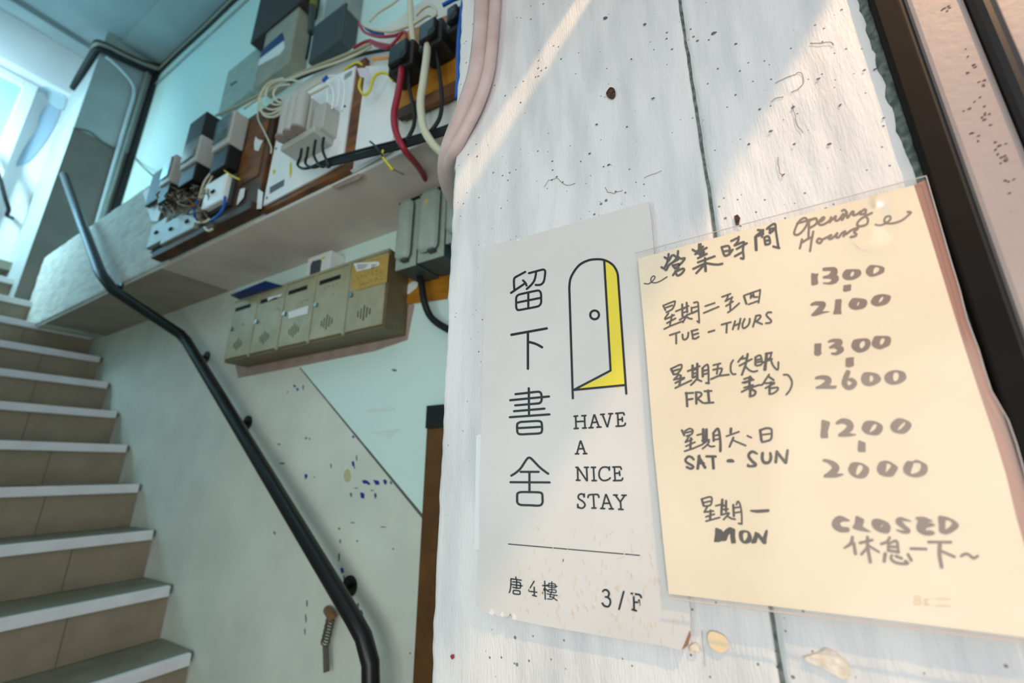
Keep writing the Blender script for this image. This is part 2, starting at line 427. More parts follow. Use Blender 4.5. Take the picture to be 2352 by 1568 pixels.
# mortar left along the door channel
bm = bmesh.new(); prev = None; random.seed(3)
for j in range(160):
    z = -.2+.9*j/159
    w = .0045+.0022*noise.noise(Vector((2, z*60, 1)))+.0012*noise.noise(Vector((2, z*200, 1)))
    p = [bm.verts.new((XF-.0018, -.1300+w, z)), bm.verts.new((XF-.006-.002*noise.noise(Vector((z*90,1,1))), -.1312+w*.4, z)), bm.verts.new((XF-.004, -.139, z))]
    if prev:
        for q in (0, 1): bm.faces.new((prev[q], p[q], p[q+1], prev[q+1]))
    prev = p
obj('rough_mortar', bm, M['mould'], pier, True)

# folding gate right of the pier
gt = thing('metal_gate', 'pale speckled metal gate in black channels right of the signs', 'gate', (.4, -.2, ZG))
ZT = 1.5
bm = nbox(XF-.013, XF+.03, -.1475, -.1308, ZG, ZT, .002)
obj('channel', bm, M['frame'], gt)
obj('gasket', nbox(XF-.008, XF+.03, -.1515, -.1475, ZG, ZT), M['gap'], gt)
obj('gate_panel', nbox(XF-.011, XF+.03, -.1825, -.1515, ZG, ZT, .003), M['gate'], gt)
obj('post', nbox(XF-.018, XF+.03, -.1955, -.1825, ZG, ZT, .005), M['black'], gt)
obj('gate_panel', nbox(XF-.009, XF+.03, -.262, -.1955, ZG, ZT, .003), M['gate'], gt)
obj('post', nbox(XF-.016, XF+.03, -.290, -.262, ZG, ZT, .004), M['black'], gt)
for k in range(4):
    y0 = -.290-.105*k
    obj('gate_panel', nbox(XF-.009, XF+.03, y0-.075, y0, ZG, ZT, .003), M['gate'], gt)
    obj('post', nbox(XF-.016, XF+.03, y0-.105, y0-.075, ZG, ZT, .004), M['black'], gt)
random.seed(21)
for i in range(46):
    t = random.random()
    x = 2225+t*105+random.gauss(0, 9); y = 115+t*330+random.gauss(0, 16)
    if i > 34: x, y = random.choice([(2212,255),(2230,300),(2245,320),(2160,10),(2175,16),(2165,22)]); x += random.gauss(0,7); y += random.gauss(0,5)
    pts = []
    for k in range(6):
        a = 2*math.pi*k/6; r = random.uniform(1.2, 4.5)
        pts.append((x+r*1.4*math.cos(a), y+r*.7*math.sin(a)-.4*r*math.cos(a)))
    obj('rust_chip', pslab(pts, XF-.0113, .0005), M['rust'], gt)

# added sheets out of view: their edge and slit shape the lamp light
def through(Y, Z, ZP):
    P = Vector((XF, Y, Z)); d = P-KEY; t = (ZP-KEY.z)/d.z
    return KEY+d*t
ZP = .80
A, B = through(-.118, .426, ZP), through(.30, -.186, ZP)
s1a, s1b = through(.143, .581, ZP), through(.340, .367, ZP)      # slit, upper-left side
s2a, s2b = through(.107, .581, ZP), through(.284, .367, ZP)
def ext(p, q, t): return p+(q-p)*t
cz = thing('blocker', 'added unseen grey sheets that block part of the lamp light', 'blocker', (0, 0, ZP))
def quad(name, P): obj(name, slab(bmesh.new(), P, (0, 0, .004)), M['blocker'], cz)
quad('blocker_sheet', [ext(A, B, -1.35), ext(A, B, 2.6), ext(s2a, s2b, 3.2), ext(s2a, s2b, -1.5)])
e1, e2 = ext(s1a, s1b, -1.4), ext(s1a, s1b, 3.2)
quad('blocker_sheet', [e1, e2, Vector((e2.x, .325, ZP)), Vector((e1.x, .325, ZP))])
obj('blocker_bracket', nbox(-.30, -.27, -.5, .325, ZP+.004, ZP+.03), M['frame'], cz)

# ------------------------------------------------------------------ lettering
def hull(P):
    P = sorted(set((round(a, 3), round(b, 3)) for a, b in P))
    def half(Q):
        h = []
        for p in Q:
            while len(h) >= 2 and (h[-1][0]-h[-2][0])*(p[1]-h[-2][1])-(h[-1][1]-h[-2][1])*(p[0]-h[-2][0]) <= 0: h.pop()
            h.append(p)
        return h
    a, b = half(P), half(P[::-1]); return a[:-1]+b[:-1]
def pts_of(t): return [tuple(float(v) for v in p.split(',')) for p in t.split()]
def letters(name, parent, mt, X, org, w, text, label=None):
    """text: strokes parted by ';'. '~' smooth, 'o' closed smooth, 'c' closed, 'P' filled outline, 'R' ring outer|inner"""
    x0, y0, s = org
    bm = bmesh.new(); lay = [0]
    def put(poly):
        lay[0] += 1
        Xq = X - 2e-6*(lay[0] % 40)
        vs = [bm.verts.new(pX(x0+a/s, y0+b/s, Xq)) for a, b in poly]
        return vs
    for t in text.split(';'):
        t = t.strip()
        if not t: continue
        if t[0] == 'P':
            P = cr(pts_of(t[1:]), 3, True)
            vs = put(P); es = [bm.edges.new((vs[i], vs[(i+1) % len(vs)])) for i in range(len(vs))]
            bmesh.ops.triangle_fill(bm, edges=es, use_beauty=True); continue
        if t[0] == 'R':
            a, b = t[1:].split('|')
            es = []
            for q in (a, b):
                x_ = put(cr(pts_of(q), 4, True)); lay[0] -= 1
                es += [bm.edges.new((x_[i], x_[(i+1) % len(x_)])) for i in range(len(x_))]
            bmesh.ops.triangle_fill(bm, edges=es, use_beauty=True); continue
        k = t[0] if t[0] in '~oc' else ''
        P = [(p[0], p[1], p[2] if len(p) > 2 else w) for p in pts_of(t[1:] if k else t)]
        if k == '~': P = cr(P, 6)
        elif k == 'o': P = cr(P, 6, True); P = P+P[:1]
        elif k == 'c': P = P+P[:1]
        elif len(P[0]) and any(len(p.split(',')) > 2 for p in t.split()): P = cr(P, 5)
        for a, b in zip(P, P[1:]):
            H = []
            for q in (a, b):
                H += [(q[0]+q[2]/2*math.cos(2*math.pi*i/14), q[1]+q[2]/2*math.sin(2*math.pi*i/14)) for i in range(14)]
            H = hull(H)
            if len(H) > 2: bm.faces.new(put(H))
    # every face looks out from the wall
    for f in bm.faces:
        f.normal_update()
        if f.normal.x > 0: f.normal_flip()
    me = bpy.data.meshes.new(name); off = Vector(parent.location)
    bmesh.ops.translate(bm, verts=bm.verts, vec=-off); bm.to_mesh(me); bm.free(); me.materials.append(mt)
    o = bpy.data.objects.new(name, me); C.objects.link(o); o.parent = parent
    if label: o['label'] = label
    return o

# ------------------------------------------------------------------ shop sign
XS = XF-.0065
sg = thing('shop_sign', 'tall white sign board with a yellow half-open door drawing, screwed to the pier', 'sign', pX(1340, 1450, XS))
edge = [(1115,566),(1183,549),(1190,550),(1196,546),(1300,517),(1400,488),(1490,461),(1496,510),(1516,745),(1550,1100),(1585,1400),(1586,1455),(1579,1482),(1566,1493),(1520,1482),(1400,1463),(1250,1437),(1182,1423),(1172,1408),(1168,1415),(1150,1418),(1140,1412),(1125,1408),(1106,1406),(1099,1390),(1098,1340),(1101,1240),(1102,1130),(1107,900),(1113,700)]
board = obj('board', pslab(edge, XS, .0034), M['signb'], sg)
bk = pslab([(1094,1000),(1104,996),(1110,1010),(1108,1262),(1089,1262)], XF-.0024, .0012)
tag(obj('backing_card', bk, M['white']), 'sliver of white card showing behind the left edge of the door sign', 'card')
XI = XS-.0002
A28 = (1080, 440, 2.8); B28 = (1080, 960, 2.8); K = (1150, 600, 11.2); Lc = (1150, 880, 5.229)
letters('printed_character', sg, M['ink'], XI, K, 56, "~630,270 520,330 400,395 355,430 340,500 343,620 350,730;265,810 620,570;~575,490 640,560 665,622;~725,305 900,258 1060,216 1115,216 1142,250 1140,340 1110,510 1040,592 960,608 900,605;~908,265 900,360 860,500 780,610 670,710;~480,850 700,800 940,752 1000,765 1035,830 1040,950 1038,1060 1000,1130 930,1165 700,1210 480,1250 425,1240 400,1180 398,1080 398,960 420,890 480,850;710,800 710,1210;410,1062 1030,937")
letters('printed_character', sg, M['ink'], XI, A28, 16, "265,920 492,879;371,900 371,1138;~371,965 420,978 462,1000")
letters('printed_character', sg, M['ink'], XI, Lc, 28, "~178,130 320,115 440,102 478,112 490,150 490,205 470,235 430,243 175,265;115,203 580,158;337,60 340,390;160,335 525,304;110,407 585,373;~240,464 340,458 450,453 488,470 496,525 494,575 465,600 340,608 240,612 205,595 197,540 202,485 240,464;205,538 495,522")
letters('printed_character', sg, M['ink'], XI, Lc, 28, "~128,1108 180,1075 240,1020 310,915 342,893 375,912 460,1000 520,1050 570,1085;240,1063 455,1063;345,1065 345,1300;118,1187 587,1190;~245,1305 350,1306 455,1309 495,1325 502,1380 500,1435 465,1467 350,1464 245,1460 203,1435 197,1380 203,1322 245,1305")
dd = letters('door_drawing', sg, M['ink'], XI-.0001, A28, 14.5, "660,1328 637,615;~637,615 648,550 695,478 755,443 820,434 872,443 918,472 944,515 950,545;950,540 1004,1298;862,446 903,1150 668,1273;665,1275 995,1243;o828,792 820,812 800,820 780,812 772,792 780,772 800,764 820,772")
y_ = letters('door_light', sg, M['yellow'], XI, A28, 10, "P866,448 905,464 935,500 950,545 962,720 977,960 990,1238 860,1250 690,1268 800,1212 900,1155 893,980 880,740", 'yellow area of the door drawing')
Mo = (1300, 930, 6.03)
letters('lettering', sg, M['ink'], XI, Mo, 25, "112,155 160,150;220,148 275,145;134,155 140,322;256,148 264,318;140,230 258,223;115,325 168,321;230,318 280,316;388,137 342,312;396,137 458,302;318,315 373,311;430,306 485,303;362,242 436,235;480,130 530,126;592,120 645,118;505,130 570,298;620,120 576,298;~690,115 740,110 780,107 798,112 806,135;715,115 724,292;720,202 780,195;778,170 782,222;~695,292 760,290 800,284 818,270 822,252")
letters('lettering', sg, M['ink'], XI, Mo, 25, "198,500 150,672;206,500 266,668;130,675 175,674;242,673 288,671;168,606 246,602")
letters('lettering', sg, M['ink'], XI, Mo, 25, "138,862 165,862;160,862 165,1040;166,866 286,1045;285,862 294,1045;258,862 308,862;145,1040 193,1041;352,862 408,862;380,862 390,1042;362,1045 420,1045;~600,900 588,870 545,857 490,872 460,930 465,1000 505,1040 555,1042 595,1025 612,1008;602,858 600,900;~648,858 710,856 752,858 766,888;670,860 681,1042;680,945 740,942;740,918 745,972;~658,1045 730,1044 770,1040 785,1012")
letters('lettering', sg, M['ink'], XI, Mo, 25, "~250,1270 240,1240 205,1230 172,1255 178,1295 235,1335 264,1380 240,1420 195,1425 163,1405;252,1232 252,1270;163,1375 164,1418;~305,1278 318,1245 378,1238 440,1240 456,1276;378,1240 390,1422;360,1425 415,1425;550,1240 502,1425;558,1240 635,1430;482,1430 535,1433;600,1436 655,1438;522,1360 600,1359;660,1245 710,1245;775,1248 833,1248;685,1250 752,1340;815,1250 752,1340;755,1340 762,1440;730,1442 790,1445")
letters('rule_line', sg, M['ink'], XI, (0, 0, 1), 2.4, "1168,1249 1469,1275")
letters('lettering', sg, M['ink'], XI, (1150, 1310, 15.68), 50, "545,230 555,300;370,292 740,346;~370,290 366,480 352,660 310,790;~435,405 640,420 705,450 715,520 710,600 690,635 580,625 440,600;400,500 775,550;575,340 570,640;~470,708 600,718 680,740 697,780 690,850 600,850 480,835 452,800 452,740 470,708;1205,385 1022,680;~1022,680 1020,730 1060,748 1300,780;1205,595 1212,900;1145,888 1285,925;1585,380 1605,1030;1510,535 1690,548;1570,640 1512,810;1625,670 1690,735")
letters('lettering', sg, M['ink'], XI, (1150, 1310, 15.68), 40, "1840,400 1840,700;~1735,455 1900,470 1965,500 1975,610 1850,610 1730,585 1722,520 1735,455;1660,515 2035,572;~1725,685 1900,690 1985,710 1985,790 1850,782 1735,760 1720,720 1725,685;1840,690 1835,790;1670,837 2040,897;~1820,800 1790,880 1770,950 1830,945 1900,970;~1920,890 1900,980 1830,1030 1680,1015;1890,970 2030,1080")
letters('lettering', sg, M['ink'], XI, (1360, 1330, 16.8), 78, "~415,465 470,412 560,415 635,490 650,580 610,670 525,680;~600,690 690,780 702,920 650,1030 570,1055 460,1010 395,925;1218,475 1040,1150;~1515,545 1700,575 1820,592 1870,640 1898,700;1602,570 1622,1170;1620,880 1810,890;1806,805 1828,990;1550,1168 1705,1212")
random.seed(8)
nb = bmesh.new()
def nick(x, y, l, a, X=XS):
    P = [(x, y), (x+l*.25*math.cos(a)-1.0, y+l*.25*math.sin(a)), (x+l*math.cos(a+.15), y+l*math.sin(a+.15)), (x+l*.5*math.cos(a)+1.2, y+l*.5*math.sin(a))]
    slab(nb, [pX(u, v, X-.0004) for u, v in P], (.0003, 0, 0))
for i in range(150):
    v = random.random()**.8; y = 1195+(1480-1195)*v
    x0 = 1240-60*v; x = random.uniform(1180, 1560+20*v)
    if y > 1400+(x-1100)*.165: continue
    if x > 1520+(y-1200)*.05 and y < 1400: continue
    nick(x, y, random.uniform(8, 20), random.gauss(1.45, .28))
obj('knife_nick', nb, M['nick'], sg)
for P in ([(1122,1408),(1128,1398),(1134,1408),(1131,1414)], [(1149,1412),(1153,1404),(1157,1412),(1153,1418)], [(1178,1408),(1186,1416),(1184,1424),(1176,1421)], [(1185,550),(1196,546),(1190,554)]):
    obj('chipped_edge', slab(bmesh.new(), [pX(u, v, XS-.0006) for u, v in P], (.0005, 0, 0)), M['white'], sg)
obj('torn_corner', slab(bmesh.new(), [pX(u, v, XS-.0005) for u, v in [(1584,1448),(1587,1458),(1580,1482),(1566,1492),(1572,1478)]], (.0004, 0, 0)), mat('torn_brown', (150,112,90), .8), sg)

# ------------------------------------------------------------------ opening hours notice in its clear sleeve
XP = XF-.0115
nt_ = thing('opening_hours_notice', 'cream sheet of handwritten opening hours inside the clear sleeve', 'notice', pX(1900, 1410, XP))
pp = [(1465,594),(1560,568),(1700,531),(1900,478),(2099,425),(2125,505),(2156,605),(2182,690),(2213,790),(2249,900),(2283,999),(2310,1087),(2335,1190),(2356,1262),(2400,1468),(2352,1463),(2060,1426),(1800,1395),(1536,1363),(1524,1250),(1500,1010),(1482,780)]
obj('paper_sheet', pslab(pp, XP, .0004), M['paper'], nt_)
XQ = XP-.0002
ca = (1470, 500, 6.5333)
letters('handwriting', nt_, M['pen'], XQ, ca, 36, "~430,545 420,620 400,690 375,735;370,592 422,628;~478,565 440,630 415,660;~572,500 560,580 530,630 495,665;505,560 548,592;~560,575 610,612 670,606 650,645 610,690 575,712;~322,742 365,765 395,782 430,715 490,670 570,625;490,715 522,755;~500,715 590,692 572,728 522,758;580,745 495,860;~530,800 560,865 620,840 662,785 640,762 555,800;"
 "885,400 885,540;~910,395 905,470 905,560;~790,478 845,505 900,468 945,432;830,545 1000,450;870,605 1000,540;~890,525 960,512 905,590;870,668 1120,578;800,765 960,690;845,830 950,720;975,605 985,795,44;~1000,680 1100,698 1180,700 1235,688;"
 "~1225,440 1260,550 1290,570;~1230,440 1325,422 1350,490 1330,550 1280,570;1260,505 1340,490;1340,550 1390,478;1370,347 1475,298;~1482,285 1470,350 1420,412;1425,412 1550,362;1452,468 1602,382;~1560,365 1546,480 1555,605 1515,605;1425,575 1542,512;"
 "1735,290,48 1745,480,46;~1740,272 1830,200 1850,188 1830,285;1772,182 1842,190;1850,242 1765,272;~1940,140 1955,230;~1905,165 1950,125 2025,92 2040,200 2078,440;2002,430 2090,452;~1970,165 2008,160 1990,200 1945,222;1865,300 1882,400;~1870,292 1930,280 1950,380 1885,402;1880,345 1940,335")
letters('flourish', nt_, M['pen'], XQ, ca, 20, "~65,985 130,990 195,940 225,893 200,872 165,910 172,962 235,975 320,940 405,885")
ob = (1800, 440, 7.35)
letters('handwriting', nt_, M['marker'], XQ, ob, 38, "o340,445 260,500 195,630 182,715 250,722 340,640 400,530 388,460;~232,530 320,510 420,478 530,452;430,500 420,760;~430,492 520,450 560,465 545,545 440,612;~560,522 650,490 690,440 650,440 592,520 620,560 700,540 780,480;780,515 800,430;~790,500 880,412 870,480 920,480 970,420 1005,375;~1000,382 965,430 985,475;~985,322 1030,305 1070,352;~1000,465 1060,355 1080,440 1150,342 1182,342 1170,392 1230,385 1300,330;~1360,295 1285,370 1365,370 1390,300 1385,400 1425,470 1400,550 1295,582 1240,550 1290,470 1400,402 1490,358")
letters('flourish', nt_, M['marker'], XQ, ob, 36, "~1552,555 1640,565 1740,520 1805,460 1790,412 1722,430 1702,490 1745,532 1860,530 2000,480 2100,400 2150,348 2095,338")
letters('handwriting', nt_, M['marker'], XQ, ob, 40, "310,805 275,955;500,675 472,820 447,1000;305,862 400,800 488,760;o595,790 562,840 610,868 648,820;~650,810 730,770 805,732 762,785 805,795 870,740 905,700 885,760 930,768 980,705 1040,670 1010,750;~1040,680 1045,720 1150,645 1258,612 1192,680 1230,718 1205,748 1132,765")
oc = (1500, 640, 7.84)
letters('handwriting', nt_, M['pen'], XQ, oc, 33, "182,482 222,565;~185,482 370,408 395,425 350,540 240,602;212,527 345,478;~278,620 215,725 380,652;250,797 405,712;342,645 300,850;200,905 310,850 530,765;"
 "412,585 640,490;525,460,40 530,670,40;605,430,38 615,600,38;540,542 610,502;540,612 620,582;478,740 620,650 820,562;~615,645 580,710 538,785;~600,682 650,712 700,720;~735,430 788,418 812,445 822,600 832,780;795,762 830,790;692,515 697,620;692,525 810,497;700,622 810,572;"
 "940,492 1110,435;915,615 1182,502;1242,325 1395,270;~1350,300 1335,350 1310,392;1302,402 1430,332;1420,332 1400,420;1315,490 1440,408;1390,420,38 1392,570,38;1347,608 1430,550 1552,440;1637,312,42 1680,448,42;~1642,300 1895,212 1928,218 1900,430;1720,460 1880,402;1765,285 1758,350;1808,272 1812,330 1880,325;1765,320,48 1808,300,48")
letters('lettering', nt_, M['pen'], XQ, oc, 36, "302,1015 480,957;415,985 418,1165;~530,1002 540,1080 580,1092 625,1050 637,968;697,940 718,1070;690,942 800,912;710,1012 815,980;~715,1075 770,1075 822,1042;998,960 1105,928;1235,825 1400,780;1330,800 1322,970;1478,762 1435,910;1575,718 1535,905;1450,850 1568,800;~1650,722 1610,830 1632,890 1700,850 1735,790 1742,718;1858,665 1800,860;~1850,672 1920,655 1935,690 1880,750 1840,772;1862,772 1962,815;~2130,605 2072,605 2040,650 2080,702 2128,752 2108,790 2032,800")
od = (1840, 590, 9.046)
letters('numerals', nt_, M['marker'], XQ, od, 80, "P215,340 290,345 362,345 348,400 345,460 355,550 300,580 222,582 212,470;~480,255,75 600,248,80 688,272,125 680,335,140 600,400,90 475,420,50;~600,410,80 715,432,135 690,495,115 600,545,55 468,540,30;R950,255 1090,252 1210,258 1250,310 1245,370 1190,420 1100,465 980,478 900,455 860,400 870,330 905,285|1085,290 1105,325 1090,375 1040,408 1025,385 1040,330;R1450,165 1580,172 1700,200 1735,240 1715,320 1600,375 1480,408 1400,385 1350,325 1352,265 1390,205|1560,205 1622,225 1628,262 1590,310 1515,348 1500,318 1512,250")
letters('dash', nt_, M['marker'], XQ, od, 80, "P885,588 960,575 1040,572 1038,640 1035,690 975,710 915,722 872,700 880,640")
letters('numerals', nt_, M['marker'], XQ, od, 80, "~220,990,55 300,962,80 420,970,105 468,985,100 400,1080,125 300,1170,95 232,1205,45;~300,1185,75 450,1150,50 590,1135,14;P715,885 780,878 840,877 836,1000 832,1090 838,1182 750,1184 668,1184 690,1090 705,980;R1080,852 1240,858 1340,880 1378,935 1362,1005 1310,1058 1220,1085 1120,1095 1030,1062 985,995 1010,925|1205,928 1210,955 1190,1000 1167,1017 1162,990 1182,945;R1540,800 1690,768 1840,795 1868,842 1830,930 1760,985 1650,1015 1560,1022 1480,985 1448,930 1480,860|1695,817 1710,842 1688,900 1627,943 1620,915 1652,855")
oe = (1520, 790, 7.35)
letters('handwriting', nt_, M['pen'], XQ, oe, 34, "157,418,42 200,508,42;~160,416 310,347 338,372 320,430 262,498 200,510;200,452 300,422;290,512 205,600;215,595 380,567;230,655 375,580;320,530,42 300,690,42;230,740 330,690 500,612;"
 "440,455 560,408 640,372;520,362,44 522,560,44;600,332,44 600,580,44;530,442 600,412;530,502 600,482;540,560,40 600,532,40;~600,572 545,640 492,690;592,592 670,625;690,412,42 692,545,42;~682,410 750,352 785,382 792,660;747,655 798,662;700,452 780,432;700,512 780,492;"
 "872,355 990,327;~952,342 940,420 930,500;~870,432 1005,408 1010,450 982,510;832,590 960,535 1132,515;~1205,272 1168,340 1165,450 1200,505 1245,505;~1370,202 1330,250 1290,300;1322,250 1420,238;~1450,168,42 1420,330,42 1352,518,38;1312,365 1520,252;~1420,382 1480,440 1550,465 1612,450;"
 "1582,222,42 1582,350,42;~1590,217 1665,192 1690,330 1605,365;1590,270 1680,250;1590,312 1680,292;1752,162 1858,142;~1772,162,52 1755,300,52 1742,425,60;~1848,145 1830,230 1762,260;1700,312 1862,250;~1832,232 1880,360 1958,430 1970,305")
letters('handwriting', nt_, M['pen'], XQ, oe, 34, "1390,590 1500,552;~1490,545 1520,600 1400,655;1362,650 1550,600;1482,565,44 1480,760,44;1392,735 1540,690;1350,805 1460,750 1640,690;1500,700,46 1490,880,46;~1500,755,44 1580,800,44 1560,860,40 1490,880,40;~1660,690 1700,680 1760,590 1812,512;1812,552,38 1888,605,38;1747,660 1900,650;1752,742 1900,662;~1842,645,42 1822,740,42 1820,840,42;~1840,745 1955,732 1950,780 1880,832 1820,842;~2060,517 2130,522 2188,600 2198,680 2160,780 2102,852")
letters('lettering', nt_, M['pen'], XQ, oe, 36, "415,822,42 430,1048,42;402,830 530,822;420,940 520,922;580,822,42 585,1003,42;~572,812 650,817 670,860 602,920;602,920 692,990;782,785,46 800,980,46;722,795 840,790;722,995 872,985")
of = (1850, 750, 9.046)
letters('numerals', nt_, M['marker'], XQ, of, 80, "P190,357 260,348 325,344 333,400 326,520 340,552 292,598 235,607 182,572 188,460;~485,312,40 560,288,70 680,290,88 708,330,135 640,380,105 515,430,48;~640,420,80 735,460,125 725,500,105 640,560,68 548,555,40;R1020,265 1240,240 1330,270 1358,340 1338,420 1290,480 1180,530 1080,530 990,470 955,400 970,330|1205,292 1240,320 1232,385 1170,450 1128,408 1142,340;R1450,195 1600,190 1720,195 1775,240 1775,320 1740,390 1640,440 1560,468 1470,450 1395,400 1378,340 1400,270|1590,243 1648,247 1638,310 1575,380 1548,340 1562,280")
letters('dash', nt_, M['marker'], XQ, of, 80, "P842,660 890,641 1008,638 1000,700 1010,800 960,830 900,845 836,822 836,740")
letters('numerals', nt_, M['marker'], XQ, of, 80, "~225,1068,62 300,1052,78 420,1060,108 480,1112,132 440,1182,125 330,1240,75 235,1265,48;300,1258,62 450,1250,78 600,1257,66 635,1228,26;~882,950,108 830,1080,118 812,1180,118 870,1262,95 960,1250,105 1025,1172,105 960,1102,85 905,1100,55;R1220,950 1350,945 1480,970 1550,1030 1572,1100 1520,1165 1420,1215 1320,1235 1210,1200 1160,1120 1165,1030|1350,1012 1393,1022 1413,1070 1393,1125 1350,1148 1332,1090;R1720,940 1840,903 1960,910 2060,950 2100,1050 2060,1120 1960,1180 1830,1205 1720,1180 1650,1110 1645,1020|1880,948 1933,967 1943,1030 1918,1100 1860,1133 1822,1080 1832,980")
og = (1550, 960, 7.84)
letters('handwriting', nt_, M['pen'], XQ, og, 34, "127,217,40 170,308,40;~180,232 270,187 325,222 300,290 212,322;180,266 310,236;~270,300 230,370 190,430;190,432 310,382;290,362,44 280,540,44;202,505 360,432;177,595 330,545 480,480;"
 "402,305 500,280;512,205,56 515,420,56;570,205,52 570,380,52;490,400 620,390;480,482 600,400;~618,425 570,490 500,550;590,480 650,512 715,505;695,272,46 700,405,46;~692,270,44 780,192,48 818,400,48 820,590,52;710,312 810,300;710,390 810,370;"
 "1012,192,54 1005,260,50;930,325 1155,245;1055,352,42 985,512,42;1060,402 1275,493;1307,317 1378,350;1537,217,50 1560,398,50;~1540,217,42 1640,182,42 1728,192,42 1745,260,42 1722,385,42 1570,430,38;1572,300 1720,280")
letters('lettering', nt_, M['pen'], XQ, og, 46, "~338,742 300,702 240,692 192,750 220,800 320,858 328,890 280,908 217,880;440,682,54 412,905,54;430,692,54 545,888,54;430,812 520,810;570,688 735,690;682,690,54 697,900,54;P930,762 960,737 1040,737 1078,788 1000,800 937,790;~1478,638,40 1400,602,52 1340,640,54 1335,700,54 1400,780,54 1455,832,58 1425,860,52 1320,862,44 1322,832,30;~1580,632,58 1575,730,58 1612,798,58 1690,795,58 1730,720,58 1720,632,50;1838,602,54 1818,788,60;1850,622,56 1990,798,56;2030,582,50 2000,798,58")
oh = (1860, 940, 7.84)
letters('numerals', nt_, M['marker'], XQ, oh, 80, "P215,190 290,202 365,232 345,330 325,400 330,508 270,515 212,517 190,468 205,330;~492,245,58 590,205,95 700,242,118 728,320,125 650,400,95 535,460,55;~540,462,58 680,455,68 830,457,18;R1010,210 1150,205 1280,260 1320,330 1290,410 1220,462 1110,462 1000,430 935,350 950,280|1180,262 1208,285 1168,360 1087,408 1087,380 1132,292;R1580,160 1660,160 1780,210 1835,280 1790,370 1700,435 1580,430 1490,390 1450,310 1490,220|1708,227 1718,260 1660,330 1592,368 1587,350 1640,282")
letters('dash', nt_, M['marker'], XQ, oh, 80, "P880,557 945,575 1005,606 1003,690 1005,763 950,765 890,764 862,720 870,640")
letters('numerals', nt_, M['marker'], XQ, oh, 80, "~252,915,48 330,932,68 430,990,105 468,1060,135 400,1140,115 275,1200,55;~285,1200,48 450,1190,76 595,1170,28;R760,955 880,950 1000,995 1068,1060 1058,1150 990,1230 870,1240 760,1195 692,1100 707,1020|890,999 948,1017 948,1080 870,1173 834,1158 852,1060;R1270,940 1380,918 1500,970 1588,1045 1550,1130 1490,1205 1370,1208 1260,1170 1207,1080 1227,1000|1390,977 1458,992 1448,1050 1367,1128 1377,1060;R1770,920 1830,935 1920,905 2020,940 2110,1000 2125,1090 2080,1170 1960,1220 1820,1210 1710,1150 1682,1060 1712,980|1870,967 1978,967 2003,1020 1978,1100 1910,1143 1827,1158 1827,1100 1862,1010")
oi = (1590, 1120, 10.455)
letters('handwriting', nt_, M['pen'], XQ, oi, 46, "227,272,56 275,428,56;~250,262 420,217 472,262 440,410 302,440;290,352 430,320;~372,432 330,510 290,578;290,580 508,557;440,540,58 430,750,58;332,695 530,632;332,800 658,712;"
 "567,430 740,390;722,285,64 700,600,60;812,315,58 812,560,58;720,440 810,420;720,520 860,510;690,650 870,602;~888,612 820,690 752,760;862,690 950,742 1030,752;985,412,58 1000,678,58;~1062,402 1095,325 1148,400 1185,600 1190,860;1112,852 1190,870;1012,480 1150,460;1022,600 1160,577;~1412,550,48 1560,562,78 1820,547,78")
letters('lettering', nt_, M['pen'], XQ, oi, 46, "P555,962 640,980 710,1008 745,1055 810,990 900,942 970,965 1032,1000 1030,1150 1048,1320 990,1332 940,1333 915,1200 905,1105 860,1160 815,1268 690,1280 655,1302 535,1300 522,1270 545,1120;R1140,1035 1250,1015 1370,1050 1430,1170 1420,1280 1340,1335 1230,1335 1150,1260 1115,1140|1270,1070 1322,1087 1322,1180 1250,1273 1222,1180 1227,1100;P1510,1052 1560,1070 1620,1102 1688,1180 1725,1100 1770,1007 1818,1040 1790,1220 1780,1343 1735,1350 1700,1348 1640,1270 1580,1202 1540,1318 1430,1333 1422,1290 1480,1150")
oj = (1890, 1160, 6.189)
letters('lettering', nt_, M['marker'], XQ, oj, 46, "~372,217,26 240,195,98 185,270,118 250,338,88 345,347,76;P470,152 530,170 588,202 580,260 572,302 685,377 570,370 425,325 455,250;R720,198 800,193 920,240 965,310 945,385 890,400 780,370 710,310 692,240|853,270 849,290 822,318 826,296;~1250,225,18 1110,195,58 1078,232,84 1160,312,66 1215,365,68 1150,380,46 1052,352,22;P1310,182 1360,163 1450,167 1570,228 1480,240 1550,252 1598,288 1475,325 1472,358 1530,352 1598,393 1540,430 1430,420 1350,370 1328,300 1350,222;R1642,160 1720,155 1850,200 1935,280 1890,350 1780,410 1700,405 1655,370 1650,270|1750,217 1808,222 1838,260 1800,308 1747,338 1742,280")
letters('handwriting', nt_, M['marker'], XQ, oj, 42, "~420,455,48 400,540,52 305,608,28;440,540,48 465,688,48;635,455,48 640,600,48 677,805,50;530,535 700,495;~640,582 600,640 550,695;650,572,36 800,665,30;~950,460 910,520 832,548;932,530 932,640;~950,540 1050,512 1072,670;940,590 1060,590;930,642 1080,665;887,692,52 875,793,50;~980,712 972,760 1030,810 1130,830 1208,825 1172,792;1040,722 1120,755;1212,697 1260,783;1252,615 1468,622;1502,522 1820,525;1665,540,58 1660,700,58 1692,880,50;1690,652 1870,732;~1970,720 2030,690 2090,712 2140,752 2200,722")
letters('faint_stamp', nt_, M['faint'], XQ, (2060, 1340, 8.4), 24, "350,240 345,395;~350,240 450,250 440,305 355,315;~355,320 465,340 450,390 350,397;530,300 620,310;~620,310 540,350 620,410 530,400;760,290 1020,300;740,420 1040,430")

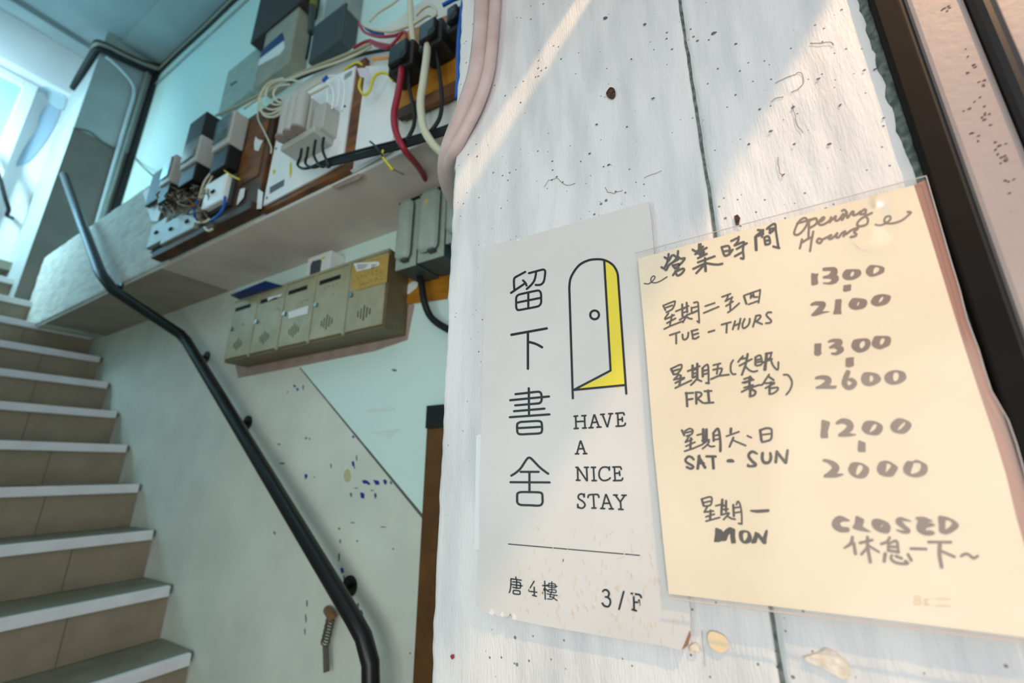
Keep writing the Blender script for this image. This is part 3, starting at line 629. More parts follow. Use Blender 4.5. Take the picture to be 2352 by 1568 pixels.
# the sleeve itself: a clear pocket that bulges slightly
XV = XF-.0128
sv = thing('plastic_sleeve', 'clear plastic sleeve holding the handwritten opening hours over the door sign', 'sleeve', pX(1900, 1440, XV))
TL, TR, BR, BL = (1459,581), (2127,404), (2428,1488), (1537,1378)
mid_r = [(2127,404),(2153,493),(2186,606),(2205,668),(2222,735),(2247,800),(2277,897),(2316,965),(2354,1086),(2392,1260),(2428,1488)]
bm = bmesh.new(); rows = []
NU, NV = 36, 40
rs = cr(mid_r, 6)
for j in range(NV+1):
    v = j/NV
    l = (TL[0]+(BL[0]-TL[0])*v, TL[1]+(BL[1]-TL[1])*v)
    f = v*(len(rs)-1); i0 = min(int(f), len(rs)-2); q = f-i0
    r_ = tuple(rs[i0][k]+(rs[i0+1][k]-rs[i0][k])*q for k in (0, 1))
    row = []
    for i in range(NU+1):
        u = i/NU
        x, y = l[0]+(r_[0]-l[0])*u, l[1]+(r_[1]-l[1])*u
        b = .0012*(1-math.exp(-v*16))*(1-math.exp(-u*14))*(1-math.exp(-(1-u)*12))*(1-math.exp(-(1-v)*14))
        b += .0005*noise.noise(Vector((u*4, v*5, 3)))+.0063*math.exp(-((u-.80)/.06)**2-((v-.075)/.036)**2)*min(1, v*40)
        row.append(bm.verts.new(pX(x, y, XV-b)))
    rows.append(row)
for a, b in zip(rows, rows[1:]):
    for i in range(NU): bm.faces.new((a[i], a[i+1], b[i+1], b[i]))
obj('clear_pocket', bm, M['sleeve'], sv, True)
bm = bmesh.new()
tube(bm, [pX(1538+ (2420-1538)*t, 1374+(1484-1374)*t, XV-.0004) for t in (0, .25, .5, .75, 1)], .0005, 6, 2)
for i in range(120):
    t = i/119
    x, y = 1560+(2400-1560)*t, 1369+(1471-1369)*t
    tube(bm, [pX(x, y+2, XV-.0004), pX(x+3, y+6, XV-.0006), pX(x, y+10, XV-.0004)], .00022, 4, 2)
obj('weld_strip', bm, M['weld'], sv)
mg = [(2101,424),(2126,412)]+[(x-3, y) for x, y in mid_r[1:]]+[(2400,1480)]+[p for p in pp[13:3:-1]]
obj('reflection_strip', pslab(mg, XP+.0012, .0004), M['reflection'], sv)  # pinkish strip added, its colour stands for reddish reflections in the sleeve
bm = bmesh.new(); tube(bm, [pX(*p, XV) for p in mid_r], .00032, 6, 2); obj('side_edge', bm, M['weld'], sv)
bm = bmesh.new(); tube(bm, [pX(*p, XV) for p in (TL, (1793,492), TR)], .0004, 6, 1); obj('top_edge', bm, M['weld'], sv)

# ------------------------------------------------------------------ handrail
hr = thing('handrail', 'black tubular handrail bending up the stair wall', 'handrail', (.80, 1.5, ZG))
hp = [(.60,3.78,1.865),(.60,3.10,1.325),(.60,2.50,.850),(.606,2.44,.806),(.63,2.385,.750),(.845,2.215,.580),(.86,2.175,.545),(.86,1.55,.082),(.86,.955,-.359),(.86,.915,-.392),(.86,.885,-.44),(.86,.872,-.52),(.86,.872,-.62),(.86,.872,-1.0)]
def seg(P, n=4):
    out = []
    for a, b in zip(P, P[1:]):
        for k in range(n): out.append(tuple(u+(v-u)*k/n for u, v in zip(a, b)))
    return out+[P[-1]]
obj('rail', tube(bmesh.new(), hp, .0215, 14, 0), M['black'], hr, True)
for (y, z) in [(2.17,.541),(1.74,.223),(1.08,-.267)]:
    bm = bmesh.new(); tube(bm, [(.86,y,z-.012),(.875,y,z-.04),(.91,y,z-.052),(.952,y,z-.052)], .008, 8, 4)
    disc(bm, (.951,y,z-.052), (-1,0,0), .028, .006)
    obj('bracket', bm, M['black'], hr)
bm = bmesh.new(); tube(bm, [(.60,2.47,.825),(.625,2.47,.80),(.68,2.47,.80)], .008, 8, 4); disc(bm, (.6735,2.47,.80), (-1,0,0), .026, .006)
obj('bracket', bm, M['black'], hr)
bm = bmesh.new()
tube(bm, [pY(-40,330,4.40), pY(-6,395,4.40), pY(12,455,4.40), pY(20,480,4.42), pY(16,494,4.44), pY(28,500,4.498)], .013, 8, 3)
tag(obj('wall_rail', bm, M['black']), 'short dark rail end on the bright wall at the top of the stairs', 'handrail')
# coiled wire hanging behind the rail
cw = thing('coiled_wire', 'rusty coiled wire hanging on the stair wall below the handrail', 'wire', pX(750,1540,.93))
cpts = []
for i in range(60):
    t = i/59; c = pX(760-14*t, 1418+62*t, .925); a = i*.95
    cpts.append(c+Vector((.010*math.cos(a), .012*math.sin(a), .004*math.sin(a))))
obj('coil', tube(bmesh.new(), cpts, .0022, 5, 0), mat('rusty_wire', (88,80,66), .6), cw)
obj('loop', tube(bmesh.new(), [pX(752,1400,.94), pX(760,1412,.925), pX(765,1422,.925)], .012, 8, 3), M['brownwire'], cw)
obj('stem', tube(bmesh.new(), [pX(748,1482,.925), pX(749,1510,.925), pX(750,1542,.925)], .008, 8, 0), mat('grey_wire', (92,88,78), .6), cw)

# ------------------------------------------------------------------ marks on the stair wall (part of the wall)
ww = bpy.data.objects['wall_right']
def wm(name, pts, mt, d=.0015, X=XW-.0012, n=3): return obj(name, pslab(cr(pts, n, True) if n else pts, X, d), mt, ww)
wm('pinkish_brown', [(540,838),(700,800),(880,764),(934,690),(952,700),(936,780),(860,806),(700,838),(547,868)], M['pinkbrown'], n=0)  # flat pinkish brown patch below and beside the letterboxes
bm = bmesh.new(); prev = None
for j in range(60):
    t = j/59; p = d0+(d1-d0)*t; w = .0025+.003*t+.0012*noise.noise(Vector((t*20,1,1)))
    q = (bm.verts.new((XW-.0011, p.y, p.z-w)), bm.verts.new((XW-.0011, p.y, p.z+w)))
    if prev: bm.faces.new((prev[0], prev[1], q[1], q[0]))
    prev = q
obj('grime_line', bm, M['grime'], ww)
random.seed(5)
for x, y, w, h, c in [(676,886,6,5,'b'),(683,894,5,5,'b'),(696,890,3,8,'g'),(660,900,3,3,'g'),(703,1006,5,4,'g'),(711,1008,3,4,'b'),(703,1093,7,10,'b'),(722,1095,3,2,'g'),(811,1002,5,5,'b'),(811,1065,6,9,'b'),(814,1073,3,4,'g'),(819,1052,2,10,'g'),(838,1106,10,7,'b'),(846,1110,7,5,'b'),(865,1107,11,9,'b'),(884,1106,7,9,'b'),(898,1108,4,6,'g'),(831,1136,8,12,'b'),(806,1136,4,9,'g'),(862,1138,5,11,'b'),(818,1121,8,2,'g'),(855,1126,6,2,'g'),(779,1214,4,5,'g'),(781,1243,3,9,'g'),(778,1280,4,16,'g'),(785,1309,7,10,'b'),(790,1328,3,12,'g'),(796,1345,6,8,'b'),(805,1362,8,14,'b'),(822,1390,4,8,'g'),(830,1408,6,12,'b'),(760,1070,3,10,'g'),(820,1242,4,4,'g'),(705,1385,3,12,'g'),(702,1420,3,20,'g'),(700,1450,3,12,'g'),(630,1224,5,6,'g'),(903,1260,3,3,'g'),(640,1020,8,3,'g'),(648,1064,10,3,'g'),(810,1200,10,2,'g'),(878,1210,12,2,'g'),(905,850,10,4,'g'),(942,1500,3,4,'g')]:
    pts = [(x+random.uniform(-.2,.2)*w+w*.62*a, y+random.uniform(-.2,.2)*h+h*.62*b) for a, b in ((-1,-.8),(.2,-1),(1,-.4),(.8,.9),(-.4,1))]
    wm('paint_fleck', pts, M['bluefleck'] if c == 'b' else M['greyfleck'], .0005, XW-.0004, 0)
wm('yellow_stain', [(790,1086),(800,1076),(806,1092),(803,1106),(792,1104)], M['tan'], .0005, XW-.0004)
M['filler'] = mat('pale_filler', (212,230,224), .6)
wm('filler_patch', [(845,940),(900,934),(908,942),(880,946),(848,948)], M['filler'], .0005, XW-.0004)
wm('filler_patch', [(848,994),(900,986),(920,985),(905,998),(893,1012),(885,1000)], M['filler'], .0005, XW-.0004)
sc_ = bmesh.new(); disc(sc_, pX(984,1027,XW-.001), (-1,0,0), .006, .003); obj('wall_plug', sc_, M['greyfleck'], ww)
tr = nbox(.918, .949, .735, .803, ZG, .145, .002)
o = obj('brown_post', tr, M['woodtrim']); tag(o, 'brown timber strip standing against the stair wall behind the pier edge', 'timber strip')
h_ = nbox(.912, .9175, .74, .803, .105, .167, .001); tag(obj('hinge_plate', h_, M['blackp']), 'dark metal plate at the top of the brown timber strip', 'plate')

# ------------------------------------------------------------------ letterboxes
lb = thing('letterbox_bank', 'row of five grey metal letterboxes on the stair wall', 'letterbox', (.90, 1.37, .40))
Y0, Y1, ZL, ZH, XM = .936, 1.812, .400, .660, .853
obj('casing', nbox(XM+.004, XW-.0015, Y0, Y1, ZL, ZH, .002), mat('shaded_casing', (112,100,72), .45, (98,88,62), 12), lb)  # shade on side and underside put into a darker casing colour
dw = (Y1-Y0)/5
for i in range(5):
    ya, yb = Y0+i*dw, Y0+(i+1)*dw       # i = 0 nearest
    d = obj('door', nbox(XM-.002, XM+.004, ya+.006, yb-.006, ZL+.012, ZH-.010, .0015), M['steel'], lb)
    bm = nbox(XM-.0028, XM-.0015, ya+.045, yb-.022, ZH-.052, ZH-.036); obj('mail_slot', bm, M['slot'], d)
    bm = bmesh.new(); disc(bm, (XM-.002, yb-.022, ZL+.135), (-1,0,0), .0085, .007); obj('lock', bm, M['chrome'], d)
    for q in range(5):
        hh = (.010,.017,.026,.017,.010)[q]; yc = (ya+yb)/2+(q-2)*.013
        obj('vent_slit', nbox(XM-.0026, XM-.0018, yc-.002, yc+.002, ZL+.062-hh, ZL+.062+hh), M['slot'], d)
    obj('divider', nbox(XM-.0045, XM+.004, yb-.005, yb+.005, ZL+.004, ZH-.004, .0015), M['steel'], lb) if i < 4 else None
obj('top_flange', nbox(XM-.004, XM+.01, Y0, Y1, ZH-.009, ZH+.001, .001), M['steel'], lb)
c7 = lambda x, y: (490+x/4.357, 540+y/4.357)
def note(name, pts, X, mt, label, cat, th=.0008):
    return tag(obj(name, pslab([c7(*p) for p in pts], X, th), mt), label, cat)
bn = thing('paper_notice', 'torn brown paper notice with handwriting taped over the nearest letterbox door', 'notice', pX(*c7(1560,520), XM-.004))
obj('sheet', pslab([c7(*p) for p in [(1390,300),(1760,180),(1745,330),(1735,470),(1600,500),(1440,552),(1400,545),(1378,530)]], XM-.0048, .0008), M['ochre'], bn)
bm = bmesh.new(); random.seed(2)
for r_, (xa, ya, xb, yb) in enumerate([(1425,425,1690,350),(1460,490,1690,420)]):
    for k in range(7):
        t = (k+.3)/7; x, y = xa+(xb-xa)*t, ya+(yb-ya)*t
        for s_ in range(3):
            a, b = random.uniform(-14,14), random.uniform(-16,16)
            slab(bm, [pX(*c7(x+a,y+b), XM-.0051), pX(*c7(x+a+13,y+b-3), XM-.0051), pX(*c7(x+a+13,y+b+2), XM-.0051), pX(*c7(x+a,y+b+5), XM-.0051)], (.0001,0,0))
obj('handwriting', bm, mat('notice_ink', (124,96,44), .7), bn)
sl_ = thing('printed_slip', 'white printed slip sticking out of the nearest letterbox slot', 'slip', pX(*c7(1540,350), XM-.006))
obj('slip_sheet', pslab([c7(*p) for p in [(1402,280),(1655,262),(1662,300),(1560,335),(1435,362)]], XM-.0065, .0006), M['white'], sl_)
bm = bmesh.new()
for q in range(4):
    for u, v in ((1440,1550),(1580,1635)):
        y = 293+q*13
        slab(bm, [pX(*c7(u,y), XM-.0068), pX(*c7(v-q*12,y-2), XM-.0068), pX(*c7(v-q*12,y+4), XM-.0068), pX(*c7(u,y+6), XM-.0068)], (.0001,0,0))
obj('print_line', bm, M['greyfleck'], sl_)
note('name_label', [(748,770),(950,703),(941,782),(752,834)], XM-.0035, M['white'], 'white name label on the middle letterbox door', 'label')
note('folded_flyer', [(540,625),(685,587),(680,610),(610,625),(545,658)], XM-.007, M['white'], 'white flyer poking from the slot of the second letterbox from the far end', 'flyer')
bm = slab(bmesh.new(), [pX(528,678,.80), pX(550,688,.846), pX(648,657,.846), pX(609,646,.81)], (0,0,.003))
tag(obj('blue_leaflet', bm, M['navy']), 'dark blue leaflet lying on the far end of the letterboxes', 'leaflet')
# marks on the doors
bm = bmesh.new(); random.seed(9)
for x, y in [(880,670),(905,655),(935,650),(1190,580),(1235,490),(1120,520),(1150,510),(1190,505),(620,745),(640,735),(655,745),(280,900),(300,890)]:
    for s_ in range(3):
        a, b = random.uniform(-9,9), random.uniform(-12,12)
        slab(bm, [pX(*c7(x+a,y+b), XM-.0026), pX(*c7(x+a+11,y+b-3), XM-.0026), pX(*c7(x+a+11,y+b+2), XM-.0026), pX(*c7(x+a,y+b+4), XM-.0026)], (.0002,0,0))
obj('door_scribble', bm, mat('scribble', (92,94,84), .7), lb)

# small wall device above the letterboxes
db = thing('doorbell_unit', 'white plastic wall unit with a dark window above the letterboxes', 'doorbell', pX(730,625,.88))
obj('unit_case', pbox(.885, XW-.001, (707,593), (752,640), .004), M['white'], db)
obj('dark_window', pslab([c7(*p) for p in [(990,262),(1075,238),(1082,262),(1066,372),(965,398),(972,300)]], .8840, .0012), mat('smoked_window', (70,80,86), .25), db)
obj('green_sticker', pslab([c7(*p) for p in [(1080,225),(1118,212),(1120,230),(1085,243)]], .8842, .0008), mat('lime_sticker', (170,215,40), .5), db)

# ------------------------------------------------------------------ grey switch fuses beside the pier
def switch_box(y0, y1, z0, z1, label, dot=False, seal=True):
    t = thing('switch_box', label, 'switch box', (.88, (y0+y1)/2, z0), 'cast metal switch boxes beside the pier')
    obj('back_case', nbox(.838, XW-.0085, y0, y1, z0, z1, .003), M['darkgrey'], t)
    obj('front_plate', nbox(.833, .8385, y0, y1, z0, z1, .002), M['greyc'], t)
    obj('domed_cover', nbox(.806, .834, y0+.012, y1-.014, z0+.020, z1-.012, .0195, 5), M['greyc'], t, True)
    obj('latch', nbox(.815, .832, y0+.022, y0+.045, z0+.014, z0+.024, .002), M['darkgrey'], t)
    obj('hinge_bar', nbox(.826, .834, y0-.001, y1, z1-.010, z1-.004, .001), M['blackp'], t)
    if dot:
        bm = bmesh.new(); disc(bm, pX(979,462,.8065), (-1,0,0), .008, .0008); obj('yellow_seal', bm, mat('seal_yellow', (190,178,100), .6), t)
    return t
switch_box(.806, .886, .5635, .795, 'grey cast switch box, the left of the pair beside the pier', False)
switch_box(.704, .800, .567, .797, 'grey cast switch box with a yellow seal, the right of the pair beside the pier', True)
switch_box(.60, .698, .60, .80, 'grey cast switch box half hidden behind the pier edge', False)
ow = thing('mounting_board', 'orange wooden board with white tape behind the grey switch boxes', 'board', pX(960,700,XW-.004))
obj('plank', pslab([(931,560),(1030,520),(1030,684),(933,698)], XW-.008, .006), M['ochrewood'], ow)
obj('white_tape', pslab([(933,656),(948,646),(962,645),(957,660),(940,674),(932,676)], XW-.0086, .0006), M['white'], ow)

# ------------------------------------------------------------------ meter boards on the boxed beam
XBD = .645
c4 = lambda x, y: (330+x/4.126, 240+y/4.126)
c5 = lambda x, y: (560+x/4.02, 130+y/4.02)
c3 = lambda x, y: (700+x/4.7525, y/4.7525)
c2 = lambda x, y: (340+x/4.7525, y/4.7525)
mb = thing('meter_board', 'dark stained wooden board carrying the old meters', 'board', (XB, 1.67, .80))
obj('plank', nbox(XBD, XB-.012, 1.345, 2.03, .815, 1.28, .003), M['darkwood'], mb)
obj('bottom_rail', nbox(XBD-.02, XB-.012, 1.345, 2.05, .812, .842, .003), M['darkwood'], mb)
obj('varnished_panel', nbox(XBD-.004, XBD+.001, 1.375, 1.50, .96, 1.24, .002), M['wood'], mb)
for P in ([(1060,300),(1085,330),(1130,340),(1105,390),(1085,440),(1050,430),(1045,370)], [(915,800),(960,790),(945,880),(880,955),(890,890)], [(1085,800),(1130,830),(1115,985),(1070,990)]):
    obj('torn_paper', pslab([c4(*p) for p in P], XBD-.0055, .0008), M['white'], mb)

def meter(TR, y_w, h, dep, label, glass=True):
    p = pX(*TR, XBD-dep); y, z = p.y, p.z
    t = thing('electric_meter', label, 'meter', (XBD, y+y_w/2, z-h), 'old electric meters on the dark board')
    xf = XBD-dep
    obj('meter_case', nbox(xf, XBD, y, y+y_w, z-h*.62, z, .006, 3), M['lightgrey'], t)
    obj('glass_window', nbox(xf-.006, xf+.002, y+.012, y+y_w-.008, z-h*.50, z-.012, .003), M['glass'], t)
    obj('dial_plate', nbox(xf-.001, xf+.0005, y+.02, y+y_w-.02, z-h*.30, z-.03), M['white'], t)
    obj('counter', nbox(xf-.0018, xf-.0005, y+.035, y+y_w-.03, z-h*.17, z-.038), M['slot'], t)
    obj('terminal_cover', nbox(xf+.008, XBD, y+.004, y+y_w-.004, z-h, z-h*.62, .004), M['blackp'], t)
    return t
meter((540,250), .115, .235, .055, 'grey electric meter nearest the white panel, highest on the dark board')
meter((463,306), .125, .200, .060, 'rounded grey electric meter in the middle of the dark board')
meter((404,352), .090, .215, .050, 'clear fronted electric meter at the far end of the dark board')
bm = pbox(XBD-.06, XBD, (437,284), (461,312), .003)
tag(obj('relay_box', bm, M['blackp']), 'small black box above the middle electric meter', 'box')
obj2 = pbox(XBD-.02, XBD, (352,400), (372,448), .003); tag(obj('fuse_holder', obj2, M['darkgrey']), 'dark fuse holder hanging at the far edge of the meter board', 'fuse holder')
# white switch with blue leads and three grey cut-outs
def cutout(TL, BR, dep, label, name='cut_out', mt='grey'):
    p, q = pX(*TL, XBD-dep), pX(*BR, XBD-dep)
    y0, y1, z0, z1 = min(p.y,q.y), max(p.y,q.y), min(p.z,q.z), max(p.z,q.z)
    t = thing(name, label, 'fuse', (XBD, (y0+y1)/2, z0), 'fuse units on the dark board')
    obj('carrier', nbox(XBD-dep, XBD-.012, y0, y1, z0, z1, .005, 3), M[mt], t)
    obj('base', nbox(XBD-.012, XBD, y0-.006, y1+.006, z0-.008, z1+.008, .003), M['darkgrey'], t)
    obj('toggle', nbox(XBD-dep-.006, XBD-dep+.002, (y0+y1)/2-.010, (y0+y1)/2+.010, (z0+z1)/2-.006, (z0+z1)/2+.006, .002), M['slot'], t)
    return t
cutout((474,424), (508,458), .034, 'pale square switch with blue leads below the meters', 'isolator_switch', 'panel')
cutout((349,517), (371,552), .03, 'grey fuse unit at the far lower corner of the meter board')
cutout((379,512), (408,541), .03, 'grey fuse unit second from the far end along the lower rail')
cutout((416,496), (445,522), .03, 'grey fuse unit below the blue leads along the lower rail')

# white panel boards
wp = thing('white_panel_board', 'white panel on a timber backing with a grey fuse switch and paper labels', 'panel', (XB, 1.12, .81))
XQ2 = .652
obj('timber_backing', nbox(XQ2+.003, XB-.004, .900, 1.338, .809, 1.215, .002), M['wood'], wp)
obj('panel_face', pslab([(603,473),(785,376),(817,151),(653,232)], XQ2-.002, .005), M['panel'], wp)
for x, y in [c5(215,1305), c5(300,850), c5(935,460)]:
    bm = bmesh.new(); disc(bm, pX(x, y, XQ2-.002), (-1,0,0), .004, .002, 10); obj('screw', bm, M['darkgrey'], wp)
for P, mt in [([(240,1205),(375,1130),(370,1190),(238,1268)], 'greyfleck'), ([(930,165),(1000,125),(995,170),(925,215)], 'greyc')]:
    obj('label_print', pslab([c5(*p) for p in P], XQ2-.0026, .0005), M[mt], wp)
for P in ([(425,985),(440,975),(445,1060),(428,1130),(420,1060)], [(265,1050),(285,1040),(298,1060),(272,1092)], [(500,955),(520,935),(522,980),(505,995)]):
    obj('yellow_sticker', pslab([c5(*p) for p in P], XQ2-.0027, .0005), M['yel'], wp)
fs = thing('fuse_switch', 'grey three pole fuse switch on the white panel', 'fuse switch', pX(700,330,.62))
a, b = pX(*c5(450,500), .585), pX(*c5(660,620), .585)
p_, q_ = pX(664,262,.590), pX(717,222,.590)
yl, yr = p_.y, q_.y
zt = (p_.z+q_.z)/2+.004; zb = zt-.118
obj('main_body', nbox(.590, XQ2-.002, yr, yl, zb, zt, .004), M['lightgrey'], fs)
taupe = mat('taupe_plastic', (150,138,132), .45)
wpole = (yl-yr)/3
for k in range(3):
    yc = yr+wpole*(k+.5)
    obj('pole', tube(bmesh.new(), [(.576, yc, zb), (.576, yc, zt+.004)], wpole*.49, 18, 0), M['lightgrey'], fs)
    obj('pole_foot', tube(bmesh.new(), [(.574, yc, zb-.008), (.574, yc, zb-.001)], wpole*.53, 18, 0), taupe, fs)
obj('underside', nbox(.588, XQ2-.002, yr-.002, yl+.002, zb-.010, zb-.001), taupe, fs)
q2 = pX(*c5(830,455), .590)
obj('neutral_block', nbox(.600, XQ2-.002, yr-.058, yr-.004, zb-.012, zt-.035, .003), M['lightgrey'], fs)
obj('terminal_strip', nbox(.585, XQ2-.002, yr-.045, yl+.004, zb-.032, zb-.010, .003), M['lightgrey'], fs)

w2 = thing('meter_cupboard_panel', 'plain white board between the timber backing and the red cable', 'panel', (XB, .85, .81))
obj('panel_face', pslab([(804,392),(826,152),(912,150),(906,300),(896,340)], XB-.016, .012), M['panel'], w2)
ob3 = thing('service_board', 'orange varnished board with a dark lower rail under the black cut-outs', 'board', pX(990,230,.66))
obj('plank', pslab([(905,272),(915,80),(1062,20),(1062,190),(990,222)], XB-.012, .010), M['ochrewood'], ob3)
obj('lower_rail', pslab([(912,252),(1062,176),(1062,206),(914,272)], XB-.026, .014), M['darkwood'], ob3)

# black service cut-outs with their fittings
def service(TL, BR, label, X=.60):
    t = thing('service_cutout', label, 'cut-out', pX((TL[0]+BR[0])/2, BR[1], X), 'black service cut-outs on the orange board')
    p, q = pX(*TL, X), pX(*BR, X)
    y0, y1, z0, z1 = min(p.y,q.y), max(p.y,q.y), min(p.z,q.z), max(p.z,q.z)
    obj('moulded_case', nbox(X, XB-.014, y0, y1, z0, z1, .008, 3), M['blackp'], t)
    obj('fuse_carrier', nbox(X-.012, X+.002, y0+.012, y1-.012, z0+.012, z1-.006, .005), M['blackp'], t)
    bm = bmesh.new(); disc(bm, (X-.012, y0+.018, z0+.018), (-1,0,0), .012, .004); obj('screw_cap', bm, M['gap'], t)
    return t
service((894,118), (945,140), 'black cut-out over the red cable, lowest of the three')
service((962,68), (1012,88), 'black cut-out over the thick cream cable')
service((1024,30), (1062,52), 'black cut-out cropped by the pier edge at the top')

# boxes higher up on the stair wall
def casing(name, label, X, TL, BR, mt, parts=()):
    t = thing(name, label, 'electrical box', pX((TL[0]+BR[0])/2, BR[1], X))
    obj('case_body', pbox(X, XW-.001, TL, BR, .004), M[mt], t)
    for nm, P, c in parts: obj(nm, pslab(P, X-.0012, .001), M[c], t)
    return t
casing('junction_box', 'flat grey junction box highest along the blue stair wall', .915, (524,164), (582,204), 'greyc', [('cover_mark', [c2(*p) for p in [(895,915),(970,875),(975,895),(900,945)]], 'greyfleck')])
casing('consumer_unit', 'tan box with a blue and white label', .862, (612,76), (663,143), 'tanbox', [('white_cover', [c2(*p) for p in [(1200,720),(1218,645),(1480,445),(1490,520),(1440,590)]], 'white'), ('blue_label', [c2(*p) for p in [(1218,632),(1246,545),(1466,350),(1490,432)]], 'navy')])
casing('meter_cabinet', 'dark brown box cropped by the top of the photo', .85, (606,-40), (690,4), 'brownbox')
casing('grey_cabinet', 'dark grey box right of the tan box', .87, (722,60), (782,92), 'darkgrey')
casing('grey_cabinet', 'pale grey casing cropped at the top beside the dark grey box', .88, (752,-20), (800,20), 'grey')

# loose paper tucked at the far end of the meter board
tag(obj('tucked_paper', slab(bmesh.new(), [pX(*c4(*p), X) for p, X in [((-10,830),.66),((60,790),.655),((190,880),.64),((170,990),.64),((130,1110),.645),((70,1100),.65)]], (.001,0,0)), M['white']), 'crumpled white paper tucked behind the far end of the meter board', 'paper')

# ------------------------------------------------------------------ cables
def cable(label, mt, r, path, name='cable', cat='cable', group=None, n=8, par=None):
    pts = [pX(p[0], p[1], p[2] if len(p) > 2 else .62) for p in path]
    o = obj(name, tube(bmesh.new(), pts, r, n, 6), M[mt], par, True)
    if label: tag(o, label, cat, group)
    return o
cable('thick red cable dropping from the black cut-out to the grey switch boxes', 'crimson', .0085, [(921,140,.615),(922,165,.605),(914,215,.60),(905,262,.60),(910,305,.60),(930,345,.62),(955,375,.68),(972,400,.76),(986,432,.86)])
cable('thick cream cable hanging in front of the orange board', 'cream', .0095, [(984,86,.61),(980,130,.60),(972,190,.59),(966,235,.59),(972,290,.59),(990,325,.60),(1015,352,.62),(1060,395,.66)])
cable('cream cable running up from the black cut-outs to the top', 'cream', .008, [(941,-30,.61),(943,30,.60),(946,70,.60),(950,100,.61)])
cable('thin black cable looping below the dark rail left of the cream cable', 'rubber', .005, [(940,150,.62),(940,200,.62),(950,250,.62),(951,285,.62),(940,312,.62),(932,322,.62)])
cable('thin black cable looping behind the cream cable near the pier', 'rubber', .005, [(1000,100,.62),(1012,190,.62),(1015,235,.62),(1010,270,.62),(995,295,.62),(985,305,.62)])
for k, (lab, dx, dy) in enumerate([('black cable, topmost of the bundle sweeping right from the fuse switch', 0, -8), ('black cable, second of the bundle sweeping right from the fuse switch', 3, -2), ('black cable, third of the bundle sweeping right from the fuse switch', 0, 3), ('black cable, lowest of the bundle sweeping right from the fuse switch', -4, 8)]):
    st_ = [(690,342),(705,338),(722,322),(741,316)][k]
    cable(lab, 'rubber', .0040, [(st_[0]+3,st_[1],.60),(st_[0],st_[1]+18,.60),(st_[0]-6+k*3,st_[1]+38,.61),(st_[0]+16,388-k*3+dy*.2,.61),(760+dx,372+dy,.615),(850+dx,349+dy*1.2,.615),(920,331+dy*1.1,.62),(985,312+dy,.62),(1075,281+dy,.62)], group='black cables from the fuse switch')
cable('yellow and green cable end tied to the black bundle', 'yel', .003, [(880,345,.61),(878,358,.61),(890,375,.615),(902,390,.62)])
cable('black cable tie with a loose end over the bundle', 'blackp', .0025, [(850,325,.608),(862,335,.602),(875,352,.604),(880,362,.612)], 'cable_tie', 'cable tie')
cable('pale thin cord from the yellow end to the red cable', 'creamd', .002, [(902,388,.66),(930,402,.75),(965,415,.83),(985,420,.86)], 'cord', 'cord')
cable('yellow green earth wire looping below the white tag', 'yel', .0038, [(829,180,.62),(825,200,.615),(835,217,.615),(848,210,.615),(858,180,.61),(872,168,.61),(890,170,.615),(903,186,.62)])
cable('short yellow wire crossing the top of the timber backing', 'yel', .0035, [(790,162,.63),(805,150,.625),(820,143,.62),(831,148,.62)])
tag(obj('cable_tag', pslab([c3(*p) for p in [(568,745),(690,735),(715,830),(700,865),(600,835)]], .612, .001), mat('pale_tag', (206,198,206), .6)), 'crumpled pale tag on the yellow earth wire', 'tag')
tag(obj('orange_tie', pslab([c3(*p) for p in [(730,632),(905,612),(912,640),(735,660)]], .612, .002), M['orange']), 'orange plastic strip left of the lowest black cut-out', 'strip')
cable('beige conduit cable slanting along the beam top past the boxes', 'creamd', .0055, [(497,265,.655),(560,237,.655),(620,205,.655),(690,168,.652),(780,132,.65),(850,102,.645)])
cable('second beige cable below the slanting conduit cable', 'cream', .004, [(560,250,.65),(600,222,.65),(640,196,.645),(700,168,.64),(790,138,.64),(852,108,.635)])
cable('dark cable lying under the slanting beige cables', 'rubber', .005, [(660,190,.66),(740,158,.66),(820,128,.66),(900,112,.66)])
for k, (lab, P) in enumerate([('red wire, upper of the loop beside the cut-outs', [(824,52),(838,74),(870,84),(905,82),(930,74),(934,95)]), ('red wire, lower of the loop beside the cut-outs', [(850,92),(862,104),(888,110),(905,98),(925,72)]), ('red wire running left along the beige cables', [(812,110),(845,94),(870,100),(900,106)])]):
    cable(lab, 'crimson', .0042, [(x, y, .60) for x, y in P], group='red wires by the cut-outs')
cable('cream wire looping above the red wires', 'cream', .0042, [(832,57,.60),(860,68,.598),(895,72,.598),(920,66,.60),(950,54,.60),(985,34,.60),(1000,44,.60)])
cable('cream wire arching over the thick cream cable', 'cream', .004, [(955,35,.60),(970,20,.60),(988,12,.60),(1000,22,.60),(1002,36,.60)])
cable('pale wire rising to the top left of the cut-outs', 'cream', .0035, [(848,50,.62),(868,30,.62),(900,10,.62),(925,-10,.62)])
cable('blue wire between the cream and red loops', 'blue', .004, [(840,64,.605),(856,74,.605),(880,78,.605)])
cable('blue cable hanging straight down beside the pier edge', 'blue', .006, [(1068,-20,.60),(1057,60,.60),(1053,130,.60),(1053,180,.60),(1050,225,.60)])
cable('short blue cable at the top by the pier edge', 'blue', .005, [(1018,12,.60),(1040,0,.60),(1060,-8,.60)])
cable('black cable dropping from the left grey switch box to the pier', 'rubber', .0105, [(960,625,.90),(968,650,.90),(974,690,.90),(986,722,.91),(1005,742,.91),(1040,762,.91)])
bm = bmesh.new()
tube(bm, [pX(951,428,.87), pX(960,440,.87), pX(966,452,.87)], .018, 10, 2); tag(obj('cable_gland', bm, M['blackp']), 'black cable gland on top of the grey switch boxes', 'gland')
